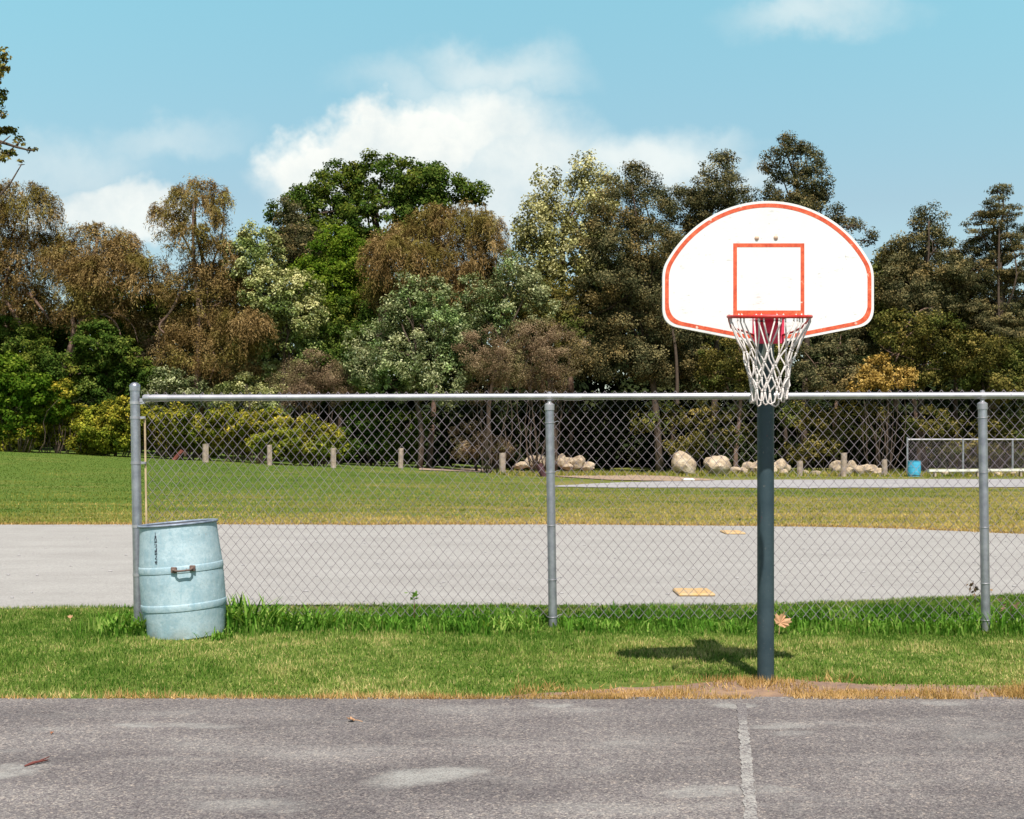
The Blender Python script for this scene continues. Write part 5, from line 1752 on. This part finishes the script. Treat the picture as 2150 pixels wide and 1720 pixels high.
# ---- near branch reaching in from the left
tree('leafy_tree', 'leafy branch ends of a nearer tree reaching in at the left edge of sky', 'tree',
     [(-60, 150, 70, 40), (4, 118, 14, 10), (12, 142, 16, 12), (-30, 160, 30, 25), (-40, 215, 45, 35), (4, 195, 8, 10), (6, 240, 12, 16), (-50, 300, 50, 40), (15, 285, 24, 14), (38, 298, 18, 9), (22, 325, 18, 9), (47, 345, 9, 8), (70, 316, 10, 4), (8, 325, 14, 14), (-200, 200, 120, 160), (-320, 300, 120, 160), (-200, 400, 120, 120)],
     61, 'f_olive', 'broad', 150, -260, 0.36, 'bark', clump=0.30, n_per=22, size=0.22, aspect=0.65, cover=0.6, twigs=3, fill=0.3)

# ---- shaded wood behind everything: one mass
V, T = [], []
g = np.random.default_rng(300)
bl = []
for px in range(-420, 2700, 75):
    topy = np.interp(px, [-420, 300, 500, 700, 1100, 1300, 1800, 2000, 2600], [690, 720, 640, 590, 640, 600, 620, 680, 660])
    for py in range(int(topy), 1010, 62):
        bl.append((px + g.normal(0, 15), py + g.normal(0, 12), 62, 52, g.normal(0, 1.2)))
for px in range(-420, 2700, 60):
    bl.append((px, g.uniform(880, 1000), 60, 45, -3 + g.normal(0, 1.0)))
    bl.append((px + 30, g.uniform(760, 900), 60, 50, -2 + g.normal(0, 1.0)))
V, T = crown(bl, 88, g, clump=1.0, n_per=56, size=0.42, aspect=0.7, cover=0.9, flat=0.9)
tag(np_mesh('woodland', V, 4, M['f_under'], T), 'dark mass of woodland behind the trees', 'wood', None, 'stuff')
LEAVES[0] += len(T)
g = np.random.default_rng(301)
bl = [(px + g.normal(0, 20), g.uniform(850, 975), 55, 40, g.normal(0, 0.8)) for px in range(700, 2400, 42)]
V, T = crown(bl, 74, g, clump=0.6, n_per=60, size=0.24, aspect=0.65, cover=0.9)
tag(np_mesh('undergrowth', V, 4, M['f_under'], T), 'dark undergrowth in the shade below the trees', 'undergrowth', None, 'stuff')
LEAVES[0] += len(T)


# ------------------------------------------------------------------ weeds
def weed(name, px, pyb, D, hgt, n, label, spread=0.08, wid=0.014, mat='weed', bias=0.0):
    g = np.random.default_rng(int(px))
    b = at(px, pyb, D)
    b[2] = 0.0
    V, T = [], []
    for k in range(n):
        a = g.uniform(0, 2 * math.pi)
        o_ = np.array([math.cos(a), math.sin(a), 0])
        side = np.array([-o_[1], o_[0], 0])
        st = b + o_ * g.uniform(0, spread * 0.5) + np.array([g.normal(0, spread), g.normal(0, spread * 0.4), 0])
        h_ = hgt * g.uniform(0.5, 1.15)
        ln = g.uniform(0.25, 0.9)
        prev = None
        for t_ in np.linspace(0, 1, 6):
            c_ = st + np.array([0, 0, 1]) * h_ * (t_ - 0.35 * ln * t_ ** 2.2) + o_ * h_ * ln * 0.75 * t_ ** 1.7
            w_ = wid * g.uniform(0.85, 1.15) * (0.55 + 0.9 * t_) * (1 - t_ ** 3) + 0.0008
            cur = (c_ - side * w_ / 2, c_ + side * w_ / 2)
            if prev:
                V += [prev[0], prev[1], cur[1], cur[0]]
                T.append(np.clip(g.normal(0.5, 0.2) + bias, 0, 1))
            prev = cur
    root = empty(name, b, label, 'weed', 'weeds along the fence foot')
    np_mesh('leaves', np.array(V), 4, M[mat], np.array(T), root, b)
    return root


weed('grass_tuft', 265, 1335, 9.45, 0.21, 80, 'wide bladed grass tuft left of the trash barrel', 0.12, 0.02)
weed('grass_tuft', 462, 1344, 9.24, 0.10, 40, 'low grass tuft in front of the lower right edge of the barrel', 0.07, 0.013)
weed('grass_tuft', 505, 1335, 9.65, 0.33, 130, 'tall wide bladed grass tuft against the right side of the barrel', 0.11, 0.018)
weed('grass_tuft', 570, 1330, 9.75, 0.24, 100, 'spreading grass tuft second to the right of the barrel', 0.13, 0.018)
weed('grass_tuft', 660, 1325, 9.75, 0.23, 70, 'lower grass tuft third to the right of the barrel', 0.14, 0.017)
weed('grass_tuft', 790, 1330, 9.75, 0.15, 40, 'grass tuft below the small leafy weed sprout', 0.12, 0.015)
weed('grass_tuft', 960, 1335, 9.65, 0.15, 40, 'dark grass tuft midway between sprout and middle post', 0.12, 0.015, bias=-0.15)
weed('grass_tuft', 1070, 1335, 9.6, 0.17, 55, 'light green fanned grass tuft just left of the middle fence post', 0.09, 0.014, bias=0.25)
weed('grass_tuft', 1215, 1330, 9.7, 0.14, 40, 'grass tuft just right of the middle fence post', 0.10, 0.014)
weed('grass_tuft', 1300, 1332, 9.7, 0.13, 42, 'light grass tuft between middle post and hoop pole', 0.13, 0.014, bias=0.15)
weed('grass_tuft', 1545, 1332, 9.6, 0.12, 40, 'dark grass tuft close to the left side of the hoop pole', 0.11, 0.013, bias=-0.15)
weed('grass_tuft', 1850, 1332, 9.6, 0.15, 44, 'grass tuft right of the small rust leaf', 0.11, 0.014)
weed('grass_tuft', 1990, 1332, 9.55, 0.15, 44, 'grass tuft close left of the rightmost fence post', 0.12, 0.014)
weed('grass_tuft', 2110, 1330, 9.6, 0.19, 54, 'bushy grass tuft right of the rightmost fence post', 0.14, 0.015, bias=-0.1)


def sprout(px, py_top, py_b, D, mat, label, n=16, r_=0.05):
    g = np.random.default_rng(int(px) + 7)
    b = at(px, py_b, D)
    zt_ = at(px, py_top, D)[2]
    b[2] = 0
    root = empty('weed_sprout', b, label, 'weed', 'weeds along the fence foot')
    mb = MB()
    mb.tube([tuple(b), (b[0] + 0.01, b[1], zt_ * 0.6), (b[0] - 0.005, b[1], zt_)], [0.003, 0.0025, 0.0012], 6)
    mb.build('stem', M['red_timber'], root, tuple(b))
    c_ = np.stack([b[0] + g.normal(0, r_ * 0.5, n), b[1] + g.normal(0, r_ * 0.5, n), zt_ - np.abs(g.normal(0, r_, n))], -1)
    nn = unit(g.normal(size=(n, 3)) + np.array([0, -0.8, 0.8]))
    V = leaf_quads(c_, nn, g.uniform(0.03, 0.055, n), g.uniform(0.018, 0.03, n), g)
    np_mesh('leaves', V, 4, M[mat], np.clip(g.normal(0.5, 0.2, n), 0, 1), root, tuple(b))


sprout(868, 1240, 1300, 10.1, 'weed', 'small leafy green weed sprout standing up against the infield')
sprout(2045, 1225, 1310, 9.85, 'f_brown', 'thin brown stemmed weed beside the rightmost fence post', 14, 0.07)
sprout(2120, 1258, 1310, 9.9, 'f_brown', 'short brown weed at the right edge of the grass strip', 14, 0.07)

print('leaf quads', LEAVES[0])
